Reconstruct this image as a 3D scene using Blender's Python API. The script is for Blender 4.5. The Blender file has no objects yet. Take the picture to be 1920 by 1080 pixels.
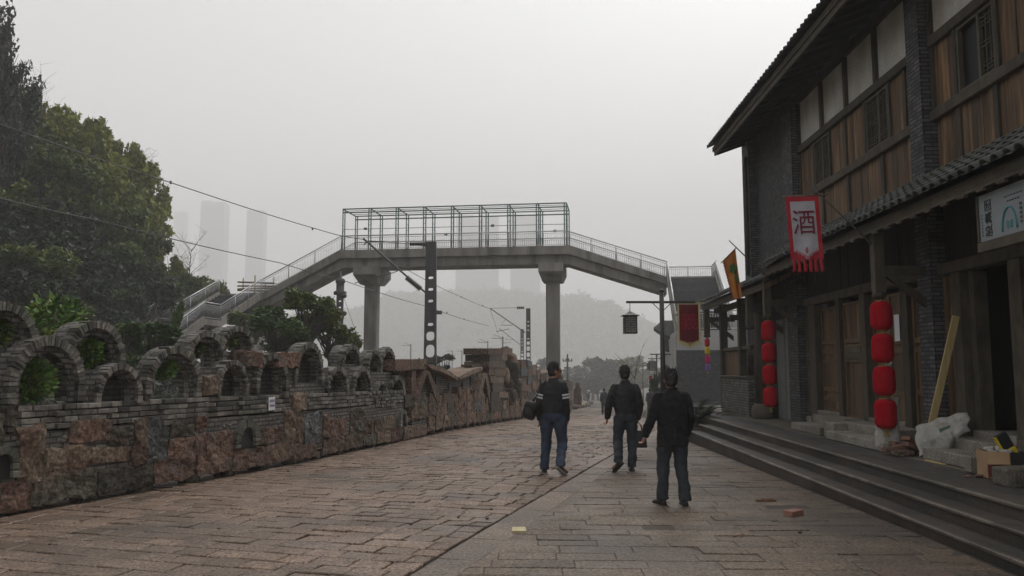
import bpy, math, random
import numpy as np
from mathutils import Vector, Matrix, noise as mnoise
R = math.radians
SC = bpy.context.scene
COL = SC.collection

# ---------------------------------------------------------------- camera, world, sun, exposure
F = 1507.0; PITCH = math.atan(152 / F); H = 1.68
cam = bpy.data.objects.new('camera', bpy.data.cameras.new('camera'))
COL.objects.link(cam)
cam.location = (0, 0, H); cam.rotation_euler = (R(90) + PITCH, 0, 0)
cam.data.sensor_width = 36; cam.data.lens = 36 * F / 1920
cam.data.clip_start = .05; cam.data.clip_end = 3000
SC.camera = cam
SUN_EL, SUN_ROT = R(55), R(35)
world = bpy.data.worlds.new('World'); SC.world = world; world.use_nodes = True
nt = world.node_tree; nt.nodes.clear()
sky = nt.nodes.new('ShaderNodeTexSky'); sky.sky_type = 'NISHITA'; sky.sun_disc = False
sky.sun_elevation = SUN_EL; sky.sun_rotation = SUN_ROT; sky.dust_density = 4; sky.air_density = 1.0; sky.ozone_density = 1
hs = nt.nodes.new('ShaderNodeHueSaturation'); hs.inputs['Saturation'].default_value = .04
bg = nt.nodes.new('ShaderNodeBackground'); bg.inputs['Strength'].default_value = .15
wo = nt.nodes.new('ShaderNodeOutputWorld')
nt.links.new(sky.outputs[0], hs.inputs['Color']); nt.links.new(hs.outputs[0], bg.inputs['Color']); nt.links.new(bg.outputs[0], wo.inputs['Surface'])
sl = bpy.data.lights.new('sun', 'SUN'); sl.energy = .6; sl.angle = R(50); sl.color = (1, .965, .92)
so = bpy.data.objects.new('sun', sl); COL.objects.link(so); so.location = (0, 0, 60)
so.rotation_euler = (R(90) - SUN_EL, 0, R(180) - SUN_ROT)
SC.view_settings.view_transform = 'Standard'; SC.view_settings.look = 'None'
SC.view_settings.exposure = 0.67; SC.view_settings.gamma = 1
SC.cycles.volume_bounces = 2; SC.cycles.max_bounces = 6; SC.cycles.use_denoising = True
SC.cycles.volume_step_rate = 4
rng = random.Random(7)

# ---------------------------------------------------------------- frames
def ray(x, y):
    u = (x - 960) / F; v = (540 - y) / F
    return u, math.cos(PITCH) - v * math.sin(PITCH), math.sin(PITCH) + v * math.cos(PITCH)
def at(x, y, Y):
    r = ray(x, y); k = Y / r[1]
    return Vector((r[0] * k, Y, H + r[2] * k))
def g(Y):
    if Y < 8: return 0.0
    if Y < 25: return -.012 * (Y - 8)
    if Y < 230: return -.204 - .033 * (Y - 25)
    return -6.969
CA, SA = math.cos(R(1.51)), math.sin(R(1.51))
def BF(s, t, z): return (s * CA + t * SA, -s * SA + t * CA, z)          # building frame: s across, t along the street
BA = R(7.9); CB, SB = math.cos(BA), math.sin(BA)
def BR(a, e, z): return (-12.95 + a * CB + e * SB, 60.5 - a * SB + e * CB, z)   # bridge frame
WP = [(-7.05, 6.2), (-5.92, 9.3), (-4.87, 12.45), (-4.1, 15.0), (-2.97, 20.0), (-1.75, 25.6), (.72, 39.1), (2.95, 52.0)]
WU = [0.0]
for a, b in zip(WP, WP[1:]): WU.append(WU[-1] + math.hypot(b[0] - a[0], b[1] - a[1]))
_nor = []
for i in range(len(WP)):
    a = WP[max(0, i - 1)]; b = WP[min(len(WP) - 1, i + 1)]
    dx, dy = b[0] - a[0], b[1] - a[1]; l = math.hypot(dx, dy)
    _nor.append((-dy / l, dx / l))
def WF(u, d, z):                                                       # wall frame: u along, d behind its face
    i = 0
    while i < len(WU) - 2 and u > WU[i + 1]: i += 1
    k = (u - WU[i]) / (WU[i + 1] - WU[i])
    ax, ay = WP[i]; bx, by = WP[i + 1]
    n0, n1 = _nor[i], _nor[i + 1]; kk = min(1, max(0, k))
    return (ax + (bx - ax) * k + (n0[0] + (n1[0] - n0[0]) * kk) * d, ay + (by - ay) * k + (n0[1] + (n1[1] - n0[1]) * kk) * d, z)
def wp(x, y, d=0.0):                                                   # where the wall's face meets a sight line: (u, z)
    r = ray(x, y); s = r[0] / r[1]
    lo, hi = -4.0, WU[-1] + 20
    for _ in range(60):
        m = (lo + hi) / 2; p = WF(m, d, 0)
        if p[0] / max(p[1], .1) < s: lo = m
        else: hi = m
    p = WF(lo, d, 0)
    return lo, H + r[2] * p[1] / r[1]

# ---------------------------------------------------------------- mesh builder
WL = {}
ID = lambda x, y, z: (x, y, z)
class MB:
    def __init__(self, xf=ID):
        self.v = []; self.f = []; self.r = []; self.m = []; self.xf = xf; self.sm = []
    def pts(self, ps):
        n = len(self.v)
        self.v += [tuple(self.xf(*p)) for p in ps]
        return n
    def face(self, ids, r=0.5, m=0, s=False):
        self.f.append(ids); self.r.append(r); self.m.append(m); self.sm.append(s)
    def quad(self, a, b, c, d, r=0.5, m=0):
        n = self.pts([a, b, c, d]); self.face((n, n + 1, n + 2, n + 3), r, m)
    def hexa(self, p, r=0.5, m=0, skip=()):
        n = self.pts(p)
        for k, q in enumerate(((0, 3, 2, 1), (4, 5, 6, 7), (0, 1, 5, 4), (1, 2, 6, 5), (2, 3, 7, 6), (3, 0, 4, 7))):
            if k not in skip: self.face(tuple(n + i for i in q), r, m)
    def box(self, x0, x1, y0, y1, z0, z1, r=None, m=0, skip=()):
        if r is None: r = rng.random()
        self.hexa([(x0, y0, z0), (x1, y0, z0), (x1, y1, z0), (x0, y1, z0), (x0, y0, z1), (x1, y0, z1), (x1, y1, z1), (x0, y1, z1)], r, m, skip)
    def bevbox(self, x0, x1, y0, y1, z0, z1, b=.01, r=None, m=0):
        if r is None: r = rng.random()
        n0 = len(self.f)
        rings = [(z0, b), (z0 + b, 0), (z1 - b, 0), (z1, b)]
        ids = []
        for z, i in rings:
            ids.append(self.pts([(x0 + i, y0 + i, z), (x1 - i, y0 + i, z), (x1 - i, y1 - i, z), (x0 + i, y1 - i, z)]))
        for a, c in zip(ids, ids[1:]):
            for k in range(4): self.face((a + k, a + (k + 1) % 4, c + (k + 1) % 4, c + k), r, m)
        self.face((ids[0] + 3, ids[0] + 2, ids[0] + 1, ids[0]), r, m); self.face(tuple(ids[-1] + k for k in range(4)), r, m)
    def prism(self, poly, vec, r=None, m=0):
        if r is None: r = rng.random()
        n = len(poly); a = self.pts(poly); b = self.pts([(p[0] + vec[0], p[1] + vec[1], p[2] + vec[2]) for p in poly])
        for k in range(n): self.face((a + k, a + (k + 1) % n, b + (k + 1) % n, b + k), r, m)
        self.face(tuple(a + k for k in reversed(range(n))), r, m); self.face(tuple(b + k for k in range(n)), r, m)
    def loft(self, rings, r=0.5, m=0, caps=True, s=True, close=True):
        ids = [self.pts(q) for q in rings]; n = len(rings[0])
        for a, b in zip(ids, ids[1:]):
            for k in range(n if close else n - 1): self.face((a + k, a + (k + 1) % n, b + (k + 1) % n, b + k), r, m, s)
        if caps and close:
            self.face(tuple(ids[0] + k for k in reversed(range(n))), r, m); self.face(tuple(ids[-1] + k for k in range(n)), r, m)
    def tube(self, ps, rad, seg=8, r=None, m=0, caps=True, flat=1.0, up=None):
        if r is None: r = rng.random()
        P = [Vector(p) for p in ps]
        if not hasattr(rad, '__len__'): rad = [rad] * len(P)
        rings = []; prev = None
        for i, p in enumerate(P):
            d = (P[min(i + 1, len(P) - 1)] - P[max(i - 1, 0)]).normalized()
            if prev is None:
                ref = Vector(up) if up else (Vector((0, 0, 1)) if abs(d.z) < .9 else Vector((0, 1, 0)))
                prev = d.cross(ref).normalized()
            x = (prev - d * prev.dot(d)).normalized(); prev = x; y = d.cross(x)
            rings.append([tuple(p + (x * math.cos(2 * math.pi * k / seg) + y * math.sin(2 * math.pi * k / seg) * flat) * rad[i]) for k in range(seg)])
        self.loft(rings, r, m, caps)
    def lathe(self, c, prof, seg=16, r=0.5, m=0, flat=1.0):
        rings = [[(c[0] + q * math.cos(2 * math.pi * k / seg), c[1] + q * flat * math.sin(2 * math.pi * k / seg), c[2] + z) for k in range(seg)] for q, z in prof]
        self.loft(rings, r, m)
    def ell(self, c, rad, rot=None, seg=12, rows=8, r=0.5, m=0):
        M = rot or Matrix.Identity(3); rings = []
        for i in range(rows + 1):
            a = math.pi * (i + .02) / (rows + .04) - math.pi / 2
            rings.append([tuple(Vector(c) + M @ Vector((rad[0] * math.cos(a) * math.cos(2 * math.pi * k / seg), rad[1] * math.cos(a) * math.sin(2 * math.pi * k / seg), rad[2] * math.sin(a)))) for k in range(seg)])
        self.loft(rings, r, m)
    def rock(self, c, half, axes=None, seed=0, n=4, amp=.06, rnd=None, power=5, r=None, m=0):
        """a hewn block: rounded box with an uneven face"""
        if r is None: r = rng.random()
        idx = {}
        off = Vector((seed * 3.17, seed * 1.31, seed * 7.7))
        def vert(q):
            key = tuple(round(e, 4) for e in q)
            if key in idx: return idx[key]
            q = Vector(q); l = (abs(q.x) ** power + abs(q.y) ** power + abs(q.z) ** power) ** (1 / power)
            p = q / l
            w = mnoise.noise_vector(Vector((p.x * half[0], p.y * half[1], p.z * half[2])) * 4.2 + off) * amp
            w += mnoise.noise_vector(Vector((p.x * half[0], p.y * half[1], p.z * half[2])) * 12 + off) * amp * .55
            idx[key] = self.pts([(c[0] + p.x * half[0] + w.x, c[1] + p.y * half[1] + w.y, c[2] + p.z * half[2] + w.z)])
            return idx[key]
        for ax in range(3):
            for sg in (-1, 1):
                for i in range(n):
                    for j in range(n):
                        ids = []
                        for a, b in ((i, j), (i + 1, j), (i + 1, j + 1), (i, j + 1)):
                            q = [0, 0, 0]; q[ax] = sg; q[(ax + 1) % 3] = (2 * a / n - 1); q[(ax + 2) % 3] = (2 * b / n - 1)
                            ids.append(vert(q))
                        if sg < 0: ids.reverse()
                        self.face(tuple(ids), r, m, power < 10)
    def leaves(self, pos, size, seed, tone=None, m=0, asp=.5):
        """many small leaf faces at the points pos (n,3)"""
        q = np.random.RandomState(seed); n = len(pos)
        a = q.normal(size=(n, 3)); a[:, 2] *= .6; a /= np.linalg.norm(a, axis=1)[:, None]
        b = q.normal(size=(n, 3)); b[:, 2] += 0; b -= (b * a).sum(1)[:, None] * a; b /= np.linalg.norm(b, axis=1)[:, None]
        s = size * q.uniform(.55, 1.25, size=(n, 1)); a = a * s; b = b * s * asp
        base = len(self.v)
        V = np.stack([pos - a, pos + b * .9 - a * .1, pos + a, pos - b * .9 - a * .1], 1).reshape(-1, 3)
        self.v += [tuple(p) for p in V.tolist()]
        rr = q.random_sample(n)
        if tone is not None: rr = np.clip(.55 * np.asarray(tone) + .45 * rr, 0, 1)
        for k in range(n):
            self.f.append((base + 4 * k, base + 4 * k + 1, base + 4 * k + 2, base + 4 * k + 3))
        self.r += rr.tolist(); self.m += [m] * n; self.sm += [False] * n
    def mesh(self, name, mats, off=(0, 0, 0)):
        me = bpy.data.meshes.new(name)
        V = np.array(self.v, dtype=np.float64) - np.array(off)
        me.from_pydata(V.tolist(), [], self.f)
        for q in (mats if isinstance(mats, (list, tuple)) else [mats]): me.materials.append(q)
        me.polygons.foreach_set('material_index', self.m)
        me.polygons.foreach_set('use_smooth', self.sm)
        at_ = me.attributes.new('rnd', 'FLOAT', 'FACE'); at_.data.foreach_set('value', np.array(self.r, dtype=np.float32))
        me.update()
        # box-mapped UV in metres
        nl = len(me.loops); li = np.zeros(nl, dtype=np.int32); me.loops.foreach_get('vertex_index', li)
        npo = len(me.polygons); nor = np.zeros(npo * 3, dtype=np.float32); me.polygons.foreach_get('normal', nor); nor = nor.reshape(-1, 3)
        tot = np.zeros(npo, dtype=np.int32); me.polygons.foreach_get('loop_total', tot)
        ln = np.repeat(nor, tot, axis=0); P = np.array(self.v)[li]
        hx = np.hypot(ln[:, 0], ln[:, 1]); hx[hx < 1e-6] = 1
        vert = np.abs(ln[:, 2]) < .75
        u = np.where(vert, (-ln[:, 1] * P[:, 0] + ln[:, 0] * P[:, 1]) / hx, P[:, 0]); w = np.where(vert, P[:, 2], P[:, 1])
        uv = me.uv_layers.new(name='UVMap'); uv.data.foreach_set('uv', np.stack([u, w], 1).astype(np.float32).ravel())
        return me
    def build(self, name, mats, parent=None, origin=None):
        if parent is not None: off = WL[parent.name]
        elif origin is not None: off = tuple(origin)
        else:
            V = np.array(self.v); off = tuple(float(q) for q in ((V[:, 0].min() + V[:, 0].max()) / 2, (V[:, 1].min() + V[:, 1].max()) / 2, V[:, 2].min()))
        o = bpy.data.objects.new(name, self.mesh(name, mats, off)); COL.objects.link(o)
        if parent is not None: o.parent = parent
        else: o.location = off
        WL[o.name] = off
        return o
def tag(o, label=None, cat=None, group=None, kind=None):
    if label: o['label'] = label
    if cat: o['category'] = cat
    if group: o['group'] = group
    if kind: o['kind'] = kind
    return o
def empty(name, loc, label, cat, group=None):
    o = bpy.data.objects.new(name, None); COL.objects.link(o); o.location = loc; o.empty_display_size = .2
    WL[o.name] = tuple(loc)
    return tag(o, label, cat, group)
def kids(o): return [c for c in bpy.data.objects if c.parent == o]
def copy_tree(o, parent=None, depth=0):
    c = o.copy(); COL.objects.link(c); WL[c.name] = WL[o.name]
    if parent is not None: c.parent = parent
    for ch in kids(o): copy_tree(ch, c, depth + 1)
    return c
def structure(o): return tag(o, kind='structure')
def bake(o, mods):
    """evaluate modifiers into the mesh"""
    for kind, kw in mods:
        m = o.modifiers.new(kind.lower(), kind)
        for k, v in kw.items(): setattr(m, k, v)
    dg = bpy.context.evaluated_depsgraph_get(); dg.update()
    me = bpy.data.meshes.new_from_object(o.evaluated_get(dg))
    o.modifiers.clear(); old = o.data; o.data = me; bpy.data.meshes.remove(old)
    me.polygons.foreach_set('use_smooth', [True] * len(me.polygons)); me.update()
    return o

# ---------------------------------------------------------------- materials
def nodes(name):
    m = bpy.data.materials.new(name); m.use_nodes = True
    t = m.node_tree; return m, t, t.nodes['Principled BSDF'], t.nodes, t.links
def pm(name, c1, c2=None, scale=4.0, rough=.7, bump=.0, bscale=None, rnd=.0, stretch=(1, 1, 1), metallic=0.0, detail=6, c3=None, s3=.7, rvar=.0, spec=.5, cover=.5, speck=0.0, bdist=.02, sscale=55):
    """noise-mottled surface; rnd varies each face group, c3 adds large stains"""
    m, t, bs, N, L = nodes(name)
    tc = N.new('ShaderNodeTexCoord'); mp = N.new('ShaderNodeMapping'); mp.inputs['Scale'].default_value = stretch
    L.new(tc.outputs['Object'], mp.inputs['Vector'])
    at_ = N.new('ShaderNodeAttribute'); at_.attribute_name = 'rnd'
    cmb = N.new('ShaderNodeVectorMath'); cmb.operation = 'MULTIPLY_ADD'
    L.new(at_.outputs['Fac'], cmb.inputs[0]); cmb.inputs[1].default_value = (31, 17, 23); L.new(mp.outputs[0], cmb.inputs[2])
    vec = cmb.outputs[0] if rnd else mp.outputs[0]
    no = N.new('ShaderNodeTexNoise'); no.inputs['Scale'].default_value = scale; no.inputs['Detail'].default_value = detail; no.inputs['Roughness'].default_value = .62
    L.new(vec, no.inputs['Vector'])
    rp = N.new('ShaderNodeValToRGB'); rp.color_ramp.elements[0].position = .32; rp.color_ramp.elements[1].position = .68
    rp.color_ramp.elements[0].color = (*c1, 1); rp.color_ramp.elements[1].color = (*(c2 or c1), 1)
    L.new(no.outputs['Fac'], rp.inputs['Fac']); col = rp.outputs['Color']
    if c3:
        n3 = N.new('ShaderNodeTexNoise'); n3.inputs['Scale'].default_value = s3; n3.inputs['Detail'].default_value = 6
        L.new(mp.outputs[0], n3.inputs['Vector'])
        r3 = N.new('ShaderNodeMapRange'); r3.inputs['From Min'].default_value = cover - .06; r3.inputs['From Max'].default_value = cover + .12
        L.new(n3.outputs['Fac'], r3.inputs['Value'])
        mx = N.new('ShaderNodeMix'); mx.data_type = 'RGBA'; mx.inputs[7].default_value = (*c3, 1)
        L.new(r3.outputs[0], mx.inputs[0]); L.new(col, mx.inputs[6]); col = mx.outputs[2]
    if speck:
        ns = N.new('ShaderNodeTexNoise'); ns.inputs['Scale'].default_value = sscale; ns.inputs['Detail'].default_value = 3; L.new(vec, ns.inputs['Vector'])
        ms = N.new('ShaderNodeMapRange'); ms.inputs['From Min'].default_value = .3; ms.inputs['From Max'].default_value = .7; ms.inputs['To Min'].default_value = 1 - speck; ms.inputs['To Max'].default_value = 1 + speck
        L.new(ns.outputs['Fac'], ms.inputs['Value'])
        mk = N.new('ShaderNodeMix'); mk.data_type = 'RGBA'; mk.blend_type = 'MULTIPLY'; mk.inputs[0].default_value = 1
        L.new(col, mk.inputs[6]); L.new(ms.outputs[0], mk.inputs[7]); col = mk.outputs[2]
    if rnd:
        mr = N.new('ShaderNodeMapRange'); mr.inputs['To Min'].default_value = 1 - rnd; mr.inputs['To Max'].default_value = 1 + rnd
        L.new(at_.outputs['Fac'], mr.inputs['Value'])
        ml = N.new('ShaderNodeMix'); ml.data_type = 'RGBA'; ml.blend_type = 'MULTIPLY'; ml.inputs[0].default_value = 1
        L.new(col, ml.inputs[6]); L.new(mr.outputs[0], ml.inputs[7]); col = ml.outputs[2]
    L.new(col, bs.inputs['Base Color'])
    bs.inputs['Roughness'].default_value = rough; bs.inputs['Metallic'].default_value = metallic; bs.inputs['Specular IOR Level'].default_value = spec
    if rvar:
        rr = N.new('ShaderNodeMapRange'); rr.inputs['To Min'].default_value = rough - rvar; rr.inputs['To Max'].default_value = rough + rvar
        n4 = N.new('ShaderNodeTexNoise'); n4.inputs['Scale'].default_value = .9; n4.inputs['Detail'].default_value = 5; L.new(mp.outputs[0], n4.inputs['Vector'])
        rr.inputs['From Min'].default_value = .3; rr.inputs['From Max'].default_value = .7
        L.new(n4.outputs['Fac'], rr.inputs['Value']); L.new(rr.outputs[0], bs.inputs['Roughness'])
    if bump:
        nb = N.new('ShaderNodeTexNoise'); nb.inputs['Scale'].default_value = bscale or scale * 3; nb.inputs['Detail'].default_value = 5
        L.new(vec, nb.inputs['Vector'])
        b = N.new('ShaderNodeBump'); b.inputs['Strength'].default_value = bump; b.inputs['Distance'].default_value = bdist
        L.new(nb.outputs['Fac'], b.inputs['Height']); L.new(b.outputs[0], bs.inputs['Normal'])
    return m
def brickmat(name, c1, c2, mortar, w=.24, h=.065, ms=.012, bump=.5, rough=.85):
    m, t, bs, N, L = nodes(name)
    uv = N.new('ShaderNodeUVMap'); uv.uv_map = 'UVMap'
    br = N.new('ShaderNodeTexBrick'); br.inputs['Scale'].default_value = 1; br.inputs['Brick Width'].default_value = w; br.inputs['Row Height'].default_value = h
    br.inputs['Mortar Size'].default_value = ms; br.inputs['Color1'].default_value = (*c1, 1); br.inputs['Color2'].default_value = (*c2, 1); br.inputs['Mortar'].default_value = (*mortar, 1)
    br.inputs['Mortar Smooth'].default_value = .2
    L.new(uv.outputs[0], br.inputs['Vector'])
    no = N.new('ShaderNodeTexNoise'); no.inputs['Scale'].default_value = 5; no.inputs['Detail'].default_value = 6; L.new(uv.outputs[0], no.inputs['Vector'])
    mr = N.new('ShaderNodeMapRange'); mr.inputs['From Min'].default_value = .3; mr.inputs['From Max'].default_value = .7; mr.inputs['To Min'].default_value = .6; mr.inputs['To Max'].default_value = 1.35
    L.new(no.outputs['Fac'], mr.inputs['Value'])
    ml = N.new('ShaderNodeMix'); ml.data_type = 'RGBA'; ml.blend_type = 'MULTIPLY'; ml.inputs[0].default_value = 1
    L.new(br.outputs['Color'], ml.inputs[6]); L.new(mr.outputs[0], ml.inputs[7]); L.new(ml.outputs[2], bs.inputs['Base Color'])
    b = N.new('ShaderNodeBump'); b.inputs['Strength'].default_value = bump; b.inputs['Distance'].default_value = .015; b.invert = True
    L.new(br.outputs['Fac'], b.inputs['Height'])
    b2 = N.new('ShaderNodeBump'); b2.inputs['Strength'].default_value = .25; b2.inputs['Distance'].default_value = .01
    L.new(no.outputs['Fac'], b2.inputs['Height']); L.new(b.outputs[0], b2.inputs['Normal']); L.new(b2.outputs[0], bs.inputs['Normal'])
    bs.inputs['Roughness'].default_value = rough
    return m
def leafmat(name, cols):
    m, t, bs, N, L = nodes(name)
    at_ = N.new('ShaderNodeAttribute'); at_.attribute_name = 'rnd'
    rp = N.new('ShaderNodeValToRGB'); e = rp.color_ramp.elements
    while len(e) < len(cols): e.new(.5)
    for i, c in enumerate(cols): e[i].position = i / (len(cols) - 1); e[i].color = (*c, 1)
    tc = N.new('ShaderNodeTexCoord'); no = N.new('ShaderNodeTexNoise'); no.inputs['Scale'].default_value = 3.0; no.inputs['Detail'].default_value = 2
    oi = N.new('ShaderNodeObjectInfo'); vm = N.new('ShaderNodeVectorMath'); vm.operation = 'MULTIPLY_ADD'; vm.inputs[1].default_value = (40, 40, 40)
    L.new(oi.outputs['Random'], vm.inputs[0]); L.new(tc.outputs['Object'], vm.inputs[2]); L.new(vm.outputs[0], no.inputs['Vector'])
    mx = N.new('ShaderNodeMath'); mx.operation = 'MULTIPLY_ADD'; mx.inputs[1].default_value = .62
    L.new(at_.outputs['Fac'], mx.inputs[0])
    m2 = N.new('ShaderNodeMapRange'); m2.inputs['From Min'].default_value = .3; m2.inputs['From Max'].default_value = .7; m2.inputs['To Max'].default_value = .38
    L.new(no.outputs['Fac'], m2.inputs['Value']); L.new(m2.outputs[0], mx.inputs[2])
    L.new(mx.outputs[0], rp.inputs['Fac']); L.new(rp.outputs[0], bs.inputs['Base Color'])
    bs.inputs['Roughness'].default_value = .6; bs.inputs['Specular IOR Level'].default_value = .3
    return m
def plain(name, c, rough=.6, metallic=0.0, emit=None):
    m, t, bs, N, L = nodes(name)
    bs.inputs['Base Color'].default_value = (*c, 1); bs.inputs['Roughness'].default_value = rough; bs.inputs['Metallic'].default_value = metallic
    if emit: bs.inputs['Emission Color'].default_value = (*emit[0], 1); bs.inputs['Emission Strength'].default_value = emit[1]
    return m
M = {}
M['slab'] = pm('paving slab', (.115, .074, .050), (.190, .130, .092), 3, .58, .45, 22, rnd=.2, c3=(.085, .062, .046), s3=.42, cover=.53, rvar=.16, speck=.85, sscale=38, spec=.4)
M['slab_grey'] = pm('grey paving slab', (.092, .064, .042), (.148, .108, .075), 3, .57, .4, 22, rnd=.14, c3=(.066, .052, .040), s3=.36, cover=.53, rvar=.16, speck=.85, sscale=38, spec=.4)
M['slab_pale'] = pm('border slab', (.135, .100, .074), (.20, .155, .118), 3, .6, .4, 22, rnd=.14, c3=(.11, .085, .066), s3=.5, speck=.7, sscale=38, spec=.35)
M['jointpale'] = pm('packed bedding', (.040, .029, .021), (.065, .048, .036), 3, .8, .3)
M['joint'] = pm('sandy joint', (.012, .008, .005), (.024, .016, .011), 3, .85, .3)
M['step'] = pm('worn step stone', (.042, .033, .026), (.082, .065, .051), 4, .55, .35, 16, rnd=.2, c3=(.045, .04, .034), s3=1.2, rvar=.12, speck=.4)
M['nosing'] = pm('lit step nosing', (.12, .098, .076), (.19, .158, .126), 5, .55, .2, 30, rnd=.2, c3=(.07, .058, .046), s3=1.5, speck=.4)
M['deckstone'] = pm('dark granite paving', (.036, .033, .032), (.060, .055, .052), 6, .5, .2, 30, rnd=.15, rvar=.1, speck=.4)
M['pavement'] = pm('pale granite paving', (.11, .096, .077), (.165, .147, .12), 4, .9, .3, 16, rnd=.15, spec=.15, c3=(.10, .09, .072), s3=1.4, speck=.4)
M['earth'] = pm('earth', (.05, .045, .03), (.09, .075, .055), .8, .95, .5, 3)
M['hill'] = pm('wooded hill', (.03, .045, .025), (.06, .075, .045), .15, .95, .0)
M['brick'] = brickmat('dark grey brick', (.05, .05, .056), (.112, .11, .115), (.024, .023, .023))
M['brick_upper'] = brickmat('weathered dark brick', (.042, .042, .047), (.072, .071, .075), (.03, .03, .03), w=.25, h=.075, ms=.013)
M['brickold'] = brickmat('old grey brick', (.085, .078, .07), (.16, .148, .13), (.04, .037, .033), w=.2, h=.07, ms=.014, bump=.8)
M['vous'] = pm('arch brick', (.07, .063, .054), (.19, .172, .148), 9, .85, .6, 30, rnd=.75, c3=(.06, .066, .045), s3=1.6, cover=.56)
M['niche'] = brickmat('shaded niche brick', (.035, .032, .028), (.065, .06, .052), (.015, .014, .013), w=.2, h=.07, ms=.014)  # shade of the recess put into a darker brick colour
M['rubble'] = pm('rubble', (.045, .042, .036), (.13, .12, .105), 7, .9, .9, 14, c3=(.05, .055, .035), s3=1.3)
M['red'] = pm('red sandstone', (.076, .045, .033), (.185, .114, .085), 7, .9, 1.0, 9, rnd=.3, c3=(.085, .066, .053), s3=2.2, cover=.54, bdist=.06, speck=.55, sscale=22, spec=.25)
M['tan'] = pm('tan sandstone', (.088, .066, .047), (.21, .158, .115), 7, .9, 1.0, 9, rnd=.3, c3=(.12, .075, .055), s3=2.4, cover=.52, bdist=.06, speck=.55, sscale=22, spec=.25)
M['dark'] = pm('dark limestone', (.036, .034, .026), (.10, .088, .068), 7, .9, 1.0, 9, rnd=.3, c3=(.10, .07, .05), s3=2.2, cover=.58, bdist=.06, speck=.55, sscale=22, spec=.25)
M['grey'] = pm('grey slate', (.06, .064, .068), (.13, .135, .14), 7, .85, 1.0, 9, rnd=.3, c3=(.055, .055, .05), s3=2, bdist=.06, speck=.55, sscale=22, spec=.25)
M['pebble'] = pm('pebble', (.045, .040, .032), (.12, .105, .085), 12, .7, .2, 30, rnd=.45)
M['concrete'] = pm('raw concrete', (.145, .132, .115), (.25, .232, .205), .9, .85, .25, 12, stretch=(1.6, 1.6, .3), c3=(.095, .086, .075), s3=.8, cover=.56)
M['pale_concrete'] = pm('pale concrete', (.30, .30, .29), (.40, .395, .38), 1.3, .85, .15, 12, stretch=(1, 1, .5), c3=(.26, .26, .25), s3=.6)
M['tread'] = pm('dark stair tread', (.035, .035, .037), (.06, .06, .062), 3, .6, .2, rnd=.25)
M['steel'] = pm('galvanised rail', (.34, .345, .35), (.46, .465, .47), 6, .35, .0, metallic=.6)
M['green'] = pm('green painted steel', (.018, .070, .060), (.035, .10, .088), 6, .5, .0)
M['darksteel'] = pm('weathered steel', (.045, .046, .048), (.085, .085, .085), 6, .6, .1)
M['pole'] = pm('dark concrete mast', (.035, .035, .037), (.07, .068, .068), 3, .8, .2, stretch=(1, 1, .4))
M['wire'] = plain('cable', (.03, .03, .032), .6)
M['ceramic'] = plain('brown insulator', (.03, .022, .02), .3)
M['wood'] = pm('aged fir plank', (.050, .028, .013), (.205, .120, .057), 2.2, .75, .5, 12, rnd=.5, stretch=(9, 9, .55), c3=(.045, .03, .02), s3=1.1, cover=.54)
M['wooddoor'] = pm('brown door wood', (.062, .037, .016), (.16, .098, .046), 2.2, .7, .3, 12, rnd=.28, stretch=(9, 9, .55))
M['beam'] = pm('dark beam', (.032, .026, .018), (.075, .061, .042), 2.5, .8, .3, 12, rnd=.25, stretch=(3, 3, 1.2))
M['fascia'] = pm('fascia board', (.055, .044, .029), (.11, .089, .062), 2, .8, .3, 12, rnd=.2, stretch=(2, 2, 3), c3=(.06, .055, .04), s3=.9)
M['blackwood'] = pm('dark and shaded wood', (.008, .007, .006), (.018, .015, .013), 3, .75, .2, stretch=(6, 6, .6))  # near black: shade indoors and under the eaves put into the colour
M['plaster'] = pm('off white plaster', (.46, .45, .41), (.60, .59, .545), 2.5, .85, .15, 12, stretch=(1, 1, .45), c3=(.40, .38, .31), s3=1.4, cover=.54, speck=.2)
M['tile'] = pm('grey roof tile', (.05, .05, .052), (.115, .115, .118), 6, .75, .3, 20, rnd=.4, c3=(.06, .065, .05), s3=1)
M['stoop'] = pm('worn stoop stone', (.17, .155, .13), (.27, .25, .215), 4, .8, .5, 16, rnd=.15, c3=(.14, .125, .10), s3=1.6, speck=.5)  # lightened to stand in for light missing under the eaves
M['flash'] = pm('mortar strip', (.25, .24, .22), (.36, .35, .32), 5, .8, .2)
M['lattice'] = pm('lattice wood', (.06, .05, .034), (.10, .085, .06), 5, .75)
M['glass'] = pm('dark window', (.006, .006, .008), None, 4, .5, spec=.15)
M['doorgrey'] = pm('grey painted door', (.16, .165, .16), (.20, .205, .20), 2, .6)
M['lantern'] = pm('red lantern cloth', (.29, .003, .010), (.37, .005, .015), 14, .95, .15, 60, spec=.1)
M['gold'] = pm('gold trim', (.38, .27, .06), (.5, .37, .1), 20, .5)
M['goldtrim'] = pm('dull gold collar', (.16, .09, .03), (.30, .19, .06), 20, .6)
M['yellow'] = plain('yellow paper', (.62, .48, .04), .7); M['magenta'] = plain('pink paper', (.55, .02, .15), .7); M['purple'] = plain('violet paper', (.2, .12, .36), .7); M['redpaper'] = plain('red paper', (.5, .02, .03), .7)
M['bannerred'] = pm('red banner cloth', (.36, .012, .025), (.47, .02, .035), 8, .8, .15, 40)
M['bannerwhite'] = pm('white banner cloth', (.40, .38, .415), (.50, .48, .52), 5, .8, .15, 30)
M['maroon'] = pm('maroon velvet', (.10, .004, .010), (.15, .006, .014), 8, .85, .1, 40)
M['crimson'] = plain('crimson print', (.34, .006, .028), .8)
M['ink'] = plain('dark red ink', (.16, .01, .03), .7)
M['pink'] = plain('pink embroidery', (.5, .16, .2), .8)
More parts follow.
